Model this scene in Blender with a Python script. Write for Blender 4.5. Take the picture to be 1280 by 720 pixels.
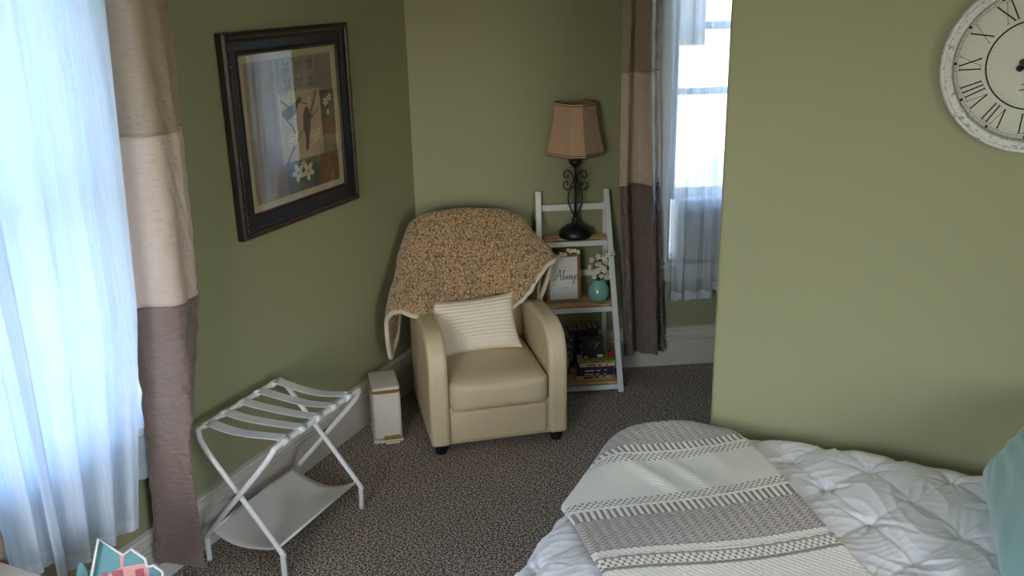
import bpy, bmesh, math, random
import numpy as np
from math import sin, cos, pi, radians, sqrt, atan2
from mathutils import Vector, Matrix
random.seed(7); rng = np.random.default_rng(7)
S = bpy.context.scene
for o in list(bpy.data.objects): bpy.data.objects.remove(o)
COL = S.collection
# ------------------------------------------------------------------ camera
cam_d = bpy.data.cameras.new('camera'); cam = bpy.data.objects.new('camera', cam_d); COL.objects.link(cam)
AX = Vector((0.910, 0.413, -0.021)).normalized(); AF = Vector((-0.398, 0.861, -0.315)).normalized()
AU = AX.cross(AF).normalized(); AX = AF.cross(AU).normalized()
M = Matrix(((AX.x, AU.x, -AF.x), (AX.y, AU.y, -AF.y), (AX.z, AU.z, -AF.z))).to_4x4(); M.translation = Vector((0, 0, 2.3))
cam.matrix_world = M; cam_d.sensor_width = 36; cam_d.lens = 32.85; cam_d.clip_start = 0.02; S.camera = cam
# ------------------------------------------------------------------ world, sun, daylight, exposure
S.view_settings.view_transform = 'Standard'; S.view_settings.look = 'None'; S.view_settings.gamma = 1
S.view_settings.use_curve_mapping = False; S.view_settings.exposure = 1.75
W = bpy.data.worlds.new('sky'); S.world = W; W.use_nodes = True
nt = W.node_tree; bg = nt.nodes['Background']
sky = nt.nodes.new('ShaderNodeTexSky'); sky.sky_type = 'NISHITA'; sky.sun_disc = False
sky.sun_elevation = radians(48); sky.sun_rotation = radians(150); sky.air_density = 1.0; sky.dust_density = 2.2; sky.ozone_density = 1.0
nt.links.new(sky.outputs[0], bg.inputs[0]); bg.inputs[1].default_value = 0.62
sun_d = bpy.data.lights.new('sun', 'SUN'); sun = bpy.data.objects.new('sun', sun_d); COL.objects.link(sun)
sun_d.energy = 3.0; sun_d.angle = 0.01; sun_d.color = (1, .95, .86)
sun.rotation_euler = Vector((-0.45, 0.55, -0.9)).to_track_quat('-Z', 'Y').to_euler()
def daylight(name, centre, inward, w, h):      # sampling portal for the sky seen through one window
    d = bpy.data.lights.new(name, 'AREA'); d.shape = 'RECTANGLE'; d.size = w; d.size_y = h
    d.cycles.is_portal = True
    o = bpy.data.objects.new(name, d); COL.objects.link(o); o.location = centre
    o.rotation_euler = Vector(inward).to_track_quat('-Z', 'Y').to_euler()
# ------------------------------------------------------------------ places
LX = -2.683; CY = 4.511; TH = radians(30)
BU = Vector((cos(TH), sin(TH), 0)); BN = Vector((sin(TH), -cos(TH), 0)); BC = Vector((LX, CY, 0))   # back wall: along, into the room, corner
def B(s, off, z=0): return BC + BU*s + BN*off + Vector((0, 0, z))
RY = 3.35; RX = -0.70; CEIL = 2.95; REAR = -1.6; EAST = 2.3; BACKL = 3.25
LF_A = radians(37.5); LU = Vector((cos(LF_A), sin(LF_A), 0)); LV = Vector((-sin(LF_A), cos(LF_A), 0))
# ------------------------------------------------------------------ materials
def srgb(r, g, b): 
    f = lambda c: (c/255/12.92 if c/255 <= .04045 else ((c/255+.055)/1.055)**2.4)
    return (f(r), f(g), f(b), 1)
def mat(name, col, rough=.6, metal=0, bump=0, bscale=200, var=0, vscale=6, sheen=0, spec=.5, coat=0, stretch=None):
    m = bpy.data.materials.new(name); m.use_nodes = True; n = m.node_tree.nodes; l = m.node_tree.links
    p = n['Principled BSDF']; p.inputs['Base Color'].default_value = col; p.inputs['Roughness'].default_value = rough
    p.inputs['Metallic'].default_value = metal; p.inputs['Specular IOR Level'].default_value = spec
    p.inputs['Sheen Weight'].default_value = sheen; p.inputs['Coat Weight'].default_value = coat
    tc = n.new('ShaderNodeTexCoord'); vec = tc.outputs['Object']
    if stretch:
        mp = n.new('ShaderNodeMapping'); mp.inputs['Scale'].default_value = stretch; l.new(vec, mp.inputs[0]); vec = mp.outputs[0]
    if var:
        t = n.new('ShaderNodeTexNoise'); t.inputs['Scale'].default_value = vscale; t.inputs['Detail'].default_value = 5; l.new(vec, t.inputs['Vector'])
        mx = n.new('ShaderNodeMix'); mx.data_type = 'RGBA'; mx.inputs['A'].default_value = tuple(c*(1-var) for c in col[:3])+(1,)
        mx.inputs['B'].default_value = tuple(min(1, c*(1+var)) for c in col[:3])+(1,); l.new(t.outputs['Fac'], mx.inputs['Factor']); l.new(mx.outputs['Result'], p.inputs['Base Color'])
    if bump:
        t = n.new('ShaderNodeTexNoise'); t.inputs['Scale'].default_value = bscale; t.inputs['Detail'].default_value = 3; l.new(vec, t.inputs['Vector'])
        b = n.new('ShaderNodeBump'); b.inputs['Strength'].default_value = bump; b.inputs['Distance'].default_value = .002
        l.new(t.outputs['Fac'], b.inputs['Height']); l.new(b.outputs[0], p.inputs['Normal'])
    return m
def N(m): return m.node_tree.nodes, m.node_tree.links, m.node_tree.nodes['Principled BSDF']
M_wall = mat('sage_green_paint', srgb(148, 147, 112), .5, bump=.15, bscale=260, var=.02, vscale=2)
M_ceil = mat('ceiling_paint', srgb(232, 228, 218), .8)
M_trim = mat('trim_paint', srgb(205, 198, 184), .4, var=.03, vscale=5, bump=.1, bscale=60)
M_white = mat('white_paint', srgb(225, 225, 222), .4)
M_tube = mat('white_enamel', srgb(226, 224, 218), .3)
M_strap = mat('white_webbing', srgb(225, 224, 220), .8, bump=.5, bscale=900)
M_canvas = mat('white_canvas', srgb(222, 219, 214), .8, bump=.3, bscale=700)
M_black = mat('black_iron', srgb(22, 20, 19), .38, bump=.4, bscale=90)
M_plast = mat('black_plastic', srgb(18, 17, 16), .5)
M_wood = mat('pine', srgb(212, 174, 122), .5, var=.28, vscale=9, stretch=(2, 30, 30), bump=.15, bscale=20)
M_wood2 = mat('brown_wood', srgb(140, 98, 62), .5, var=.2, vscale=12)
M_leather = mat('cream_faux_leather', srgb(212, 193, 154), .42, bump=.35, bscale=420, var=.03, vscale=3)
M_can = mat('cream_enamel', srgb(222, 214, 198), .35)
M_gold = mat('brass', srgb(176, 140, 80), .4, metal=.6)
M_teal = mat('mint_ceramic', srgb(132, 186, 170), .16, coat=.5)
M_petal = mat('ivory_petals', srgb(236, 228, 205), .7)
M_stem = mat('brown_twig', srgb(70, 60, 40), .8)
M_paper = mat('white_paper', srgb(222, 218, 208), .8)
M_ink = mat('black_ink', srgb(28, 28, 34), .7)
M_glassw = None
# carpet
M_carpet = mat('brown_grey_carpet', srgb(120, 106, 94), .95, sheen=.2, spec=.1)
n, l, p = N(M_carpet); tc = n.new('ShaderNodeTexCoord')
t1 = n.new('ShaderNodeTexNoise'); t1.inputs['Scale'].default_value = 120; t1.inputs['Detail'].default_value = 2.5; l.new(tc.outputs['Object'], t1.inputs['Vector'])
cr = n.new('ShaderNodeValToRGB'); l.new(t1.outputs['Fac'], cr.inputs[0])
cr.color_ramp.elements[0].position = .41; cr.color_ramp.elements[0].color = srgb(56, 45, 36)
cr.color_ramp.elements[1].position = .59; cr.color_ramp.elements[1].color = srgb(224, 206, 186)
e = cr.color_ramp.elements.new(.5); e.color = srgb(136, 119, 104)
t2 = n.new('ShaderNodeTexNoise'); t2.inputs['Scale'].default_value = 2.2; l.new(tc.outputs['Object'], t2.inputs['Vector'])
mx = n.new('ShaderNodeMix'); mx.data_type = 'RGBA'; mx.blend_type = 'MULTIPLY'; mx.inputs['Factor'].default_value = .35
l.new(cr.outputs[0], mx.inputs['A']); l.new(t2.outputs['Color'], mx.inputs['B']); 
hs = n.new('ShaderNodeHueSaturation'); hs.inputs['Saturation'].default_value = 0; l.new(t2.outputs['Color'], hs.inputs['Color']); l.new(hs.outputs[0], mx.inputs['B'])
l.new(mx.outputs['Result'], p.inputs['Base Color'])
bm_ = n.new('ShaderNodeBump'); bm_.inputs['Strength'].default_value = 1; bm_.inputs['Distance'].default_value = .008; l.new(t1.outputs['Fac'], bm_.inputs['Height']); l.new(bm_.outputs[0], p.inputs['Normal'])
# sherpa
M_sherpa = mat('brown_sherpa', srgb(160, 130, 98), 1, sheen=.4, spec=.05)
n, l, p = N(M_sherpa); tc = n.new('ShaderNodeTexCoord')
ns = n.new('ShaderNodeTexNoise'); ns.inputs['Scale'].default_value = 70; l.new(tc.outputs['Object'], ns.inputs['Vector'])
vm = n.new('ShaderNodeVectorMath'); vm.operation = 'MULTIPLY_ADD'; vm.inputs[1].default_value = (.03,)*3; l.new(ns.outputs['Color'], vm.inputs[0]); l.new(tc.outputs['Object'], vm.inputs[2])
vo = n.new('ShaderNodeTexVoronoi'); vo.feature = 'DISTANCE_TO_EDGE'; vo.inputs['Scale'].default_value = 58; l.new(vm.outputs[0], vo.inputs['Vector'])
cr = n.new('ShaderNodeValToRGB'); l.new(vo.outputs['Distance'], cr.inputs[0])
cr.color_ramp.elements[0].position = .03; cr.color_ramp.elements[0].color = srgb(88, 62, 40)
cr.color_ramp.elements[1].position = .12; cr.color_ramp.elements[1].color = srgb(196, 164, 126)
l.new(cr.outputs[0], p.inputs['Base Color'])
bb = n.new('ShaderNodeBump'); bb.inputs['Strength'].default_value = 1; bb.inputs['Distance'].default_value = .006; l.new(vo.outputs['Distance'], bb.inputs['Height']); l.new(bb.outputs[0], p.inputs['Normal'])
M_fleece = mat('cream_fleece', srgb(214, 200, 176), .95, sheen=.3, bump=1, bscale=300)
# thin glass
def glass(name, refl=1.0):
    m = bpy.data.materials.new(name); m.use_nodes = True; n = m.node_tree.nodes; l = m.node_tree.links; n.clear()
    out = n.new('ShaderNodeOutputMaterial'); tr = n.new('ShaderNodeBsdfTransparent'); gl = n.new('ShaderNodeBsdfGlossy'); gl.inputs['Roughness'].default_value = 0.0
    fr = n.new('ShaderNodeFresnel'); mx = n.new('ShaderNodeMixShader'); ge = n.new('ShaderNodeNewGeometry'); io = n.new('ShaderNodeMapRange'); io.inputs['To Min'].default_value = 1.5; io.inputs['To Max'].default_value = 1/1.5; l.new(ge.outputs['Backfacing'], io.inputs['Value']); l.new(io.outputs[0], fr.inputs['IOR'])
    mu = n.new('ShaderNodeMath'); mu.operation = 'MULTIPLY'; mu.use_clamp = True; mu.inputs[1].default_value = refl; l.new(fr.outputs[0], mu.inputs[0])
    l.new(mu.outputs[0], mx.inputs[0]); l.new(tr.outputs[0], mx.inputs[1]); l.new(gl.outputs[0], mx.inputs[2]); l.new(mx.outputs[0], out.inputs[0]); return m
M_glass = glass('window_glass'); M_pglass = glass('picture_glass', 1.35)
# cloth that lets daylight through
def sheer(name, col, transp, transl, dens=900):
    m = bpy.data.materials.new(name); m.use_nodes = True; n = m.node_tree.nodes; l = m.node_tree.links; n.clear()
    out = n.new('ShaderNodeOutputMaterial'); tr = n.new('ShaderNodeBsdfTransparent'); tl = n.new('ShaderNodeBsdfTranslucent'); df = n.new('ShaderNodeBsdfDiffuse')
    tl.inputs[0].default_value = col; df.inputs[0].default_value = col
    a = n.new('ShaderNodeMixShader'); a.inputs[0].default_value = transl; l.new(df.outputs[0], a.inputs[1]); l.new(tl.outputs[0], a.inputs[2])
    b = n.new('ShaderNodeMixShader'); l.new(a.outputs[0], b.inputs[1]); l.new(tr.outputs[0], b.inputs[2]); b.inputs[0].default_value = transp
    tc = n.new('ShaderNodeTexCoord'); nz = n.new('ShaderNodeTexNoise'); mp = n.new('ShaderNodeMapping'); mp.inputs['Scale'].default_value = (90, 90, 2)
    l.new(tc.outputs['Object'], mp.inputs[0]); l.new(mp.outputs[0], nz.inputs['Vector']); nz.inputs['Scale'].default_value = 1
    mr = n.new('ShaderNodeMapRange'); mr.inputs['From Min'].default_value = .3; mr.inputs['From Max'].default_value = .7; mr.inputs['To Min'].default_value = transp-.07; mr.inputs['To Max'].default_value = transp+.07
    l.new(nz.outputs['Fac'], mr.inputs['Value']); l.new(mr.outputs[0], b.inputs[0]); l.new(b.outputs[0], out.inputs[0]); return m
M_sheer = sheer('white_sheer', (.76, .85, .95, 1), .13, .5); M_hem = sheer('white_sheer_hem', (.84, .89, .96, 1), .06, .5); M_sheer2 = sheer('thin_white_sheer', (.80, .85, .92, 1), .42, .5)
def satin(name, col, transl=.12, rough=.42):
    m = mat(name, col, rough, sheen=.25, spec=.5); n, l, p = N(m)
    tc = n.new('ShaderNodeTexCoord'); mp = n.new('ShaderNodeMapping'); mp.inputs['Scale'].default_value = (18, 18, 55); l.new(tc.outputs['Object'], mp.inputs[0])
    nz = n.new('ShaderNodeTexNoise'); nz.inputs['Scale'].default_value = 1.3; nz.inputs['Detail'].default_value = 6; nz.inputs['Distortion'].default_value = .6; l.new(mp.outputs[0], nz.inputs['Vector'])
    b = n.new('ShaderNodeBump'); b.inputs['Strength'].default_value = .75; b.inputs['Distance'].default_value = .02; l.new(nz.outputs['Fac'], b.inputs['Height']); l.new(b.outputs[0], p.inputs['Normal'])
    tl = n.new('ShaderNodeBsdfTranslucent'); tl.inputs[0].default_value = col; ms = n.new('ShaderNodeMixShader'); ms.inputs[0].default_value = transl
    out = [x for x in n if x.type == 'OUTPUT_MATERIAL'][0]; l.new(p.outputs[0], ms.inputs[1]); l.new(tl.outputs[0], ms.inputs[2]); l.new(ms.outputs[0], out.inputs[0]); return m
M_ctop = satin('taupe_satin', srgb(200, 181, 160), .36, .34); M_cmid = satin('cream_satin', srgb(238, 220, 206), .42, .34); M_cbot = satin('brown_satin', srgb(134, 113, 103), .16, .34)
# ------------------------------------------------------------------ geometry helpers
def mesh_obj(name, verts, faces, m=None, parent=None, smooth=False, uvs=None, mats=None, midx=None):
    me = bpy.data.meshes.new(name); me.from_pydata([tuple(v) for v in verts], [], [tuple(f) for f in faces]); me.update()
    for k in (mats or ([m] if m else [])): me.materials.append(k)
    if midx is not None: me.polygons.foreach_set('material_index', midx)
    if smooth: me.polygons.foreach_set('use_smooth', [True]*len(me.polygons))
    if uvs is not None:
        ul = me.uv_layers.new(name='UVMap'); idx = np.empty(len(me.loops), dtype=np.int32); me.loops.foreach_get('vertex_index', idx)
        ul.data.foreach_set('uv', np.asarray(uvs, dtype=np.float32)[idx].ravel())
    o = bpy.data.objects.new(name, me); COL.objects.link(o)
    if parent: o.parent = parent
    return o
class G:
    """collects shapes into one mesh"""
    def __init__(s): s.v = []; s.f = []; s.mi = []; s.cur = 0
    def add(s, v, f):
        k = len(s.v); s.v += [Vector(x) for x in v]; s.f += [tuple(i+k for i in q) for q in f]; s.mi += [s.cur]*len(f); return s
    def box(s, c, d, rot=None, r=0, seg=2):
        bm = bmesh.new(); bmesh.ops.create_cube(bm, size=1); bmesh.ops.scale(bm, vec=d, verts=bm.verts)
        if r: bmesh.ops.bevel(bm, geom=bm.edges[:], offset=min(r, min(d)*.49), segments=seg, profile=.5, affect='EDGES')
        R = rot or Matrix.Identity(3); c = Vector(c); bm.verts.index_update()
        s.add([R @ v.co + c for v in bm.verts], [[v.index for v in f.verts] for f in bm.faces]); bm.free(); return s
    def fbox(s, o, ux, uy, uz, a, b, r=0, seg=2):   # box from corner a to b in the frame (o; ux, uy, uz)
        R = Matrix((ux, uy, uz)).transposed(); a = Vector(a); b = Vector(b); c = (a+b)/2; d = [abs(b[i]-a[i]) for i in range(3)]
        return s.box(Vector(o) + R @ c, d, R, r, seg)
    def tube(s, pts, r, seg=10, closed=False, cap=True, flat=1):
        P = [Vector(q) for q in pts]; n = len(P); rr = r if isinstance(r, (list, tuple)) else [r]*n
        T = []
        for i in range(n):
            a = P[(i-1) % n] if closed or i > 0 else P[i]; b = P[(i+1) % n] if closed or i < n-1 else P[i]; T.append((b-a).normalized())
        up = Vector((0, 0, 1)) if abs(T[0].z) < .9 else Vector((1, 0, 0)); nn = (up - T[0]*up.dot(T[0])).normalized(); vs = []
        for i in range(n):
            nn = (nn - T[i]*nn.dot(T[i])).normalized(); bb = T[i].cross(nn)
            for k in range(seg): a = 2*pi*k/seg; vs.append(P[i] + nn*cos(a)*rr[i]*flat + bb*sin(a)*rr[i])
        fs = [];  
        for i in range(n if closed else n-1):
            for k in range(seg): j = (i+1) % n; fs.append((i*seg+k, i*seg+(k+1) % seg, j*seg+(k+1) % seg, j*seg+k))
        if cap and not closed: fs.append(tuple(range(seg))[::-1]); fs.append(tuple((n-1)*seg+k for k in range(seg)))
        return s.add(vs, fs)
    def lathe(s, prof, c=(0, 0, 0), seg=32, R=None):
        c = Vector(c); vs = []; fs = []; m = len(prof); R = R or Matrix.Identity(3)
        for r, z in prof:
            for k in range(seg): a = 2*pi*k/seg; vs.append(c + R @ Vector((r*cos(a), r*sin(a), z)))
        for i in range(m-1):
            for k in range(seg): fs.append((i*seg+k, i*seg+(k+1) % seg, (i+1)*seg+(k+1) % seg, (i+1)*seg+k))
        return s.add(vs, fs)
    def ball(s, c, d, seg=12, rings=8, R=None):
        prof = [(max(1e-4, sin(pi*i/rings)), -cos(pi*i/rings)) for i in range(rings+1)]; c = Vector(c); R = R or Matrix.Identity(3)
        vs = []; fs = []
        for r, z in prof:
            for k in range(seg): a = 2*pi*k/seg; vs.append(c + R @ Vector((r*cos(a)*d[0], r*sin(a)*d[1], z*d[2])))
        for i in range(rings):
            for k in range(seg): fs.append((i*seg+k, i*seg+(k+1) % seg, (i+1)*seg+(k+1) % seg, (i+1)*seg+k))
        return s.add(vs, fs)
    def prism(s, poly, o, ux, uy, uz, h0, h1):      # polygon in (ux,uy), extruded along uz
        o = Vector(o); n = len(poly); P = lambda a, b, c: o + Vector(ux)*a + Vector(uy)*b + Vector(uz)*c
        vs = [P(a, b, h0) for a, b in poly] + [P(a, b, h1) for a, b in poly]
        fs = [tuple(range(n))[::-1], tuple(range(n, 2*n))] + [(i, (i+1) % n, n+(i+1) % n, n+i) for i in range(n)]
        return s.add(vs, fs)
    def obj(s, name, m, parent=None, smooth=False, bevel=0, bseg=3, mats=None, sub=0, auto=None):
        o = mesh_obj(name, s.v, s.f, m, parent, smooth, mats=mats, midx=s.mi if mats else None)
        bm = bmesh.new(); bm.from_mesh(o.data); bmesh.ops.recalc_face_normals(bm, faces=bm.faces[:]); bm.to_mesh(o.data); bm.free()
        if bevel: b = o.modifiers.new('bevel', 'BEVEL'); b.width = bevel; b.segments = bseg; b.limit_method = 'ANGLE'; b.angle_limit = radians(35)
        if sub: u = o.modifiers.new('subdivision', 'SUBSURF'); u.levels = sub; u.render_levels = sub
        if auto:
            try: o.data.set_sharp_from_angle(angle=radians(auto)); o.data.polygons.foreach_set('use_smooth', [True]*len(o.data.polygons))
            except Exception: pass
        return o
def cat(pts, k=8, closed=False):      # smooth curve through points
    P = [Vector(p) for p in pts]; n = len(P); out = []
    rngi = range(n if closed else n-1)
    for i in rngi:
        p1, p2 = P[i], P[(i+1) % n]; p0 = P[(i-1) % n] if (closed or i > 0) else p1*2-p2; p3 = P[(i+2) % n] if (closed or i < n-2) else p2*2-p1
        for j in range(k):
            t = j/k; out.append(.5*((2*p1)+(p2-p0)*t+(2*p0-5*p1+4*p2-p3)*t*t+(3*p1-p0-3*p2+p3)*t**3))
    if not closed: out.append(P[-1])
    return out
def thing(name, label, category, loc=(0, 0, 0), group=None):
    o = bpy.data.objects.new(name, None); COL.objects.link(o); o.empty_display_size = .05
    o['label'] = label; o['category'] = category
    if group: o['group'] = group
    o.location = loc; return o
def adopt(t):                          # children built in world space: keep them there
    inv = Matrix.Translation(-Vector(t.location))
    def rec(o):
        for c in o.children:
            if c.parent == t: c.location = c.location - t.location
    rec(t); return t
def tag(o, label, category, group=None, kind=None):
    if label: o['label'] = label
    if category: o['category'] = category
    if group: o['group'] = group
    if kind: o['kind'] = kind
    return o
def struct(o, label=None): 
    o['kind'] = 'structure'
    if label: o['label'] = label
    return o
EX, EY, EZ = Vector((1, 0, 0)), Vector((0, 1, 0)), Vector((0, 0, 1))
# ================================================================== room shell
def wall_with_hole(name, o, ux, un, L, H, holes, t=.16, z0=0):
    """wall slab: along ux, thickness goes outward (-un); holes = [(s0,s1,z0,z1)]"""
    g = G(); xs = sorted({0, L} | {h[0] for h in holes} | {h[1] for h in holes}); zs = sorted({z0, H} | {h[2] for h in holes} | {h[3] for h in holes})
    for i in range(len(xs)-1):
        for j in range(len(zs)-1):
            cx = (xs[i]+xs[i+1])/2; cz = (zs[j]+zs[j+1])/2
            if any(h[0] < cx < h[1] and h[2] < cz < h[3] for h in holes): continue
            g.fbox(o, ux, un, EZ, (xs[i], -t, zs[j]), (xs[i+1], 0, zs[j+1]))
    w = g.obj(name, M_wall); bm = bmesh.new(); bm.from_mesh(w.data); bmesh.ops.remove_doubles(bm, verts=bm.verts[:], dist=1e-5)
    seen = {}
    for f in bm.faces: seen.setdefault(tuple(sorted(v.index for v in f.verts)), []).append(f)
    bmesh.ops.delete(bm, geom=[f for k in seen.values() if len(k) > 1 for f in k], context='FACES'); bm.to_mesh(w.data); bm.free()
    return struct(w, 'sage green painted plaster wall')
WZ0, WZ1 = .70, 2.58
# left wall runs along +y; s measured from REAR
LW = (1.56, 2.42); LW2 = (-.75, .15)
wall_with_hole('wall_left', (LX, REAR, 0), EY, EX, CY-REAR, CEIL, [(LW[0]-REAR, LW[1]-REAR, WZ0, WZ1), (LW2[0]-REAR, LW2[1]-REAR, WZ0, WZ1)])
BW = (1.47, 2.32)
wall_with_hole('wall_back', BC, BU, BN, BACKL, CEIL, [(BW[0], BW[1], .66, WZ1)])
bend = BC + BU*BACKL
g = G(); g.fbox((RX, RY, 0), EX, EY, EZ, (0, 0, 0), (EAST-RX, .15, CEIL)); struct(g.obj('wall_right', M_wall, bevel=.012), 'sage green wall behind the bed')
g = G(); g.fbox((bend.x, RY+.15, 0), EX, EY, EZ, (0, 0, 0), (.12, bend.y-RY-.15+.02, CEIL)); struct(g.obj('wall_alcove', M_wall))
wall_with_hole('wall_east', (EAST, REAR, 0), EY, -EX, RY-REAR+.15, CEIL, [(.5, 2.3, WZ0, WZ1)])
wall_with_hole('wall_rear', (EAST, REAR, 0), -EX, EY, EAST-LX, CEIL, [(2.7, 4.1, WZ0, WZ1)])
poly = [(LX-.02, REAR-.02), (EAST+.02, REAR-.02), (EAST+.02, RY+.1), (bend.x+.1, RY+.1), (bend.x+.1, bend.y+.05), (LX-.02, CY+.02)]
g = G(); g.prism(poly, (0, 0, 0), EX, EY, EZ, -.06, 0); struct(g.obj('floor', M_carpet), 'brown and grey flecked carpet')
g = G(); g.prism(poly, (0, 0, 0), EX, EY, EZ, CEIL, CEIL+.1); struct(g.obj('ceiling', M_ceil))
PROF = [(0, 0), (.016, 0), (.016, .162), (.012, .166), (.021, .170), (.024, .177), (.021, .184), (.012, .187), (.012, .190), (.019, .196), (.017, .205), (.013, .218), (.014, .226), (.024, .230), (.026, .238), (.022, .247), (.004, .252), (0, .252)]
def baseboard(name, o, ux, un, L):
    g = G(); g.prism(PROF, o, un, EZ, ux, 0, L); struct(g.obj(name, M_trim), 'off white moulded baseboard')
baseboard('baseboard_left', (LX, REAR, 0), EY, EX, CY-REAR-.004); baseboard('baseboard_back', BC+BU*.02, BU, BN, BACKL-.05)
baseboard('baseboard_right', (RX+.02, RY, 0), EX, -EY, EAST-RX-.03); baseboard('baseboard_rear', (LX+.03, REAR, 0), EX, EY, EAST-LX-.06)
# ------------------------------------------------------------------ windows
def window(name, o, ux, un, s0, s1, z0, z1, raised=0):
    t = bpy.data.objects.new(name, None); COL.objects.link(t); struct(t, 'white painted double hung window')
    F = lambda g, a, b, r=0: g.fbox(o, ux, un, EZ, a, b, r, 1)
    c = .095
    g = G(); F(g, (s0-c, 0, z0), (s0+.005, .022, z1+c)); F(g, (s1-.005, 0, z0), (s1+c, .022, z1+c)); F(g, (s0-c, 0, z1), (s1+c, .026, z1+c)); F(g, (s0-c-.015, 0, z1+c), (s1+c+.015, .045, z1+c+.02))
    g.obj('casing', M_white, t, bevel=.004)
    g = G(); F(g, (s0-c-.02, -.03, z0-.028), (s1+c+.02, .05, z0), .006); g.obj('sill', M_white, t)
    g = G(); F(g, (s0-c, 0, z0-.11), (s1+c, .018, z0-.028)); g.obj('apron', M_white, t, bevel=.003)
    g = G(); 
    for a, b in (((s0-.001, -.16, z0), (s0+.018, 0, z1)), ((s1-.018, -.16, z0), (s1+.001, 0, z1)), ((s0, -.16, z1-.018), (s1, 0, z1)), ((s0, -.17, z0-.01), (s1, -.03, z0+.012))): F(g, a, b)
    g.obj('jamb', M_white, t)
    zm = 1.655
    for nm, za, zb, d in (('upper_sash', zm-.02, z1-.018, -.10), ('lower_sash', z0+.012+raised, zm+.03+raised, -.06)):
        g = G(); a, b = s0+.018, s1-.018; w = .042
        F(g, (a, d-.03, za), (a+w, d, zb)); F(g, (b-w, d-.03, za), (b, d, zb)); F(g, (a+w, d-.03, za), (b-w, d, za+(.07 if nm[0] == 'l' else .04))); F(g, (a+w, d-.03, zb-.045), (b-w, d, zb))
        sa = g.obj(nm, M_white, t, bevel=.003)
        g = G(); F(g, (a+w-.004, d-.018, za+.03), (b-w+.004, d-.014, zb-.035)); g.obj('glass', M_glass, sa)
    return t
w1 = window('window_1', (LX, 0, 0), EY, EX, LW[0], LW[1], WZ0, WZ1)
w2 = window('window_2', BC, BU, BN, BW[0], BW[1], .66, WZ1, raised=.36)
w3 = window('added_window_left', (LX, 0, 0), EY, EX, LW2[0], LW2[1], WZ0, WZ1)  # unseen window behind the camera, added for ambient daylight
w4 = window('added_window_east', (EAST, REAR, 0), EY, -EX, .5, 2.3, WZ0, WZ1)  # unseen window, added so that daylight brightens the left wall
w5 = window('added_window_rear', (EAST, REAR, 0), -EX, EY, 2.7, 4.1, WZ0, WZ1)  # unseen rear window, added to fill the room with more light
daylight('daylight_left', (LX-.2, sum(LW)/2, 1.64), (1, 0, 0), LW[1]-LW[0], 1.9)
daylight('daylight_left_rear', (LX-.2, sum(LW2)/2, 1.64), (1, 0, 0), LW2[1]-LW2[0], 1.9)
daylight('daylight_back', B(sum(BW)/2, -.2, 1.62), BN, BW[1]-BW[0], 1.95)
daylight('daylight_east', (EAST+.2, REAR+1.4, 1.64), (-1, 0, 0), 1.8, 1.9); daylight('daylight_rear', (EAST-3.4, REAR-.2, 1.64), (0, 1, 0), 1.4, 1.9)
# ================================================================== outside
M_lawn = mat('lawn', srgb(108, 118, 72), .9, var=.3, vscale=3); M_conc = mat('pale_concrete', srgb(178, 174, 166), .9, var=.08)
g = G(); g.box((0, 0, -1.05), (120, 120, .1)); struct(g.obj('ground', M_lawn))
g = G(); g.fbox((-9, -30, -1), EX, EY, EZ, (0, 0, 0), (5.2, 60, .03)); g.fbox((-3.8, -9, -1), EX, EY, EZ, (0, 0, 0), (14, 6.5, .03)); g.fbox((0, 0, -1), BU, -BN, EZ, (-30, 6.5, 0), (40, 8.0, .03)); struct(g.obj('path', M_conc))
pr = thing('porch_railing', 'white porch railing outside the left window', 'railing', (LX-1.25, .5, -.9))
g = G(); g.box((LX-1.25, 2, .62), (.07, 4.6, .05)); g.obj('top_rail', M_white, pr); g = G(); g.box((LX-1.25, 2, -.78), (.05, 4.6, .05)); g.obj('bottom_rail', M_white, pr)
for k in range(3): g = G(); g.box((LX-1.25, -.3+k*2.3, 0), (.1, .1, 1.9)); g.obj('post', M_white, pr)
for k in range(30):
    y = -.2+k*.15
    if all(abs(y-(-.3+j*2.3)) > .08 for j in range(3)): g = G(); g.box((LX-1.25, y, -.08), (.03, .03, 1.36)); g.obj('baluster', M_white, pr)
adopt(pr)
def tree(x, y, h, label):
    t = thing('leafy_tree', label, 'tree', (x, y, -1)); g = G(); g.tube([(x, y, -1), (x+.1, y, h*.4), (x, y+.1, h*.75)], [.2, .14, .06]); g.obj('trunk', mat('bark', srgb(90, 72, 55), .9, bump=1, bscale=8), t)
    g = G()
    for k in range(26): a = random.uniform(0, 6.28); r = random.uniform(0, h*.32); zz = random.uniform(h*.4, h*1.0); g.ball((x+r*cos(a), y+r*sin(a), zz), [random.uniform(.5, .9)*h*.15]*3, 8, 6)
    for i, v in enumerate(g.v): g.v[i] = v + Vector([random.uniform(-.12, .12) for _ in range(3)])
    g.obj('foliage', mat('leaves', srgb(98, 128, 62), .8, var=.4, vscale=4, bump=1, bscale=20), t); adopt(t)
q = B(1.4, -14); tree(q.x, q.y, 6, 'green tree seen dimly through the sheer of the far window'); tree(-15, 6.0, 7, 'tree across the path outside the left window')
hs_ = thing('clapboard_house', 'pale neighbouring house with grey roof across the lawn', 'house', tuple(B(6, -24, -1)))
g = G(); g.fbox(B(6, -24, -1), BU, -BN, EZ, (-4, 0, 0), (4, 6, 4)); g.obj('wall', mat('cream_siding', srgb(215, 208, 190), .8), hs_)
g = G(); g.prism([(-4.4, 4), (4.4, 4), (0, 6.4)], B(6, -24, -1), BU, EZ, -BN, -.3, 6.3); g.obj('roof', mat('grey_shingle', srgb(110, 108, 106), .9), hs_)
for k in (-2.4, 0, 2.4): g = G(); g.fbox(B(6, -24, -1), BU, -BN, EZ, (k-.5, -.05, 1.2), (k+.5, .02, 2.8)); g.obj('window', M_plast, hs_)
adopt(hs_)
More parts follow.
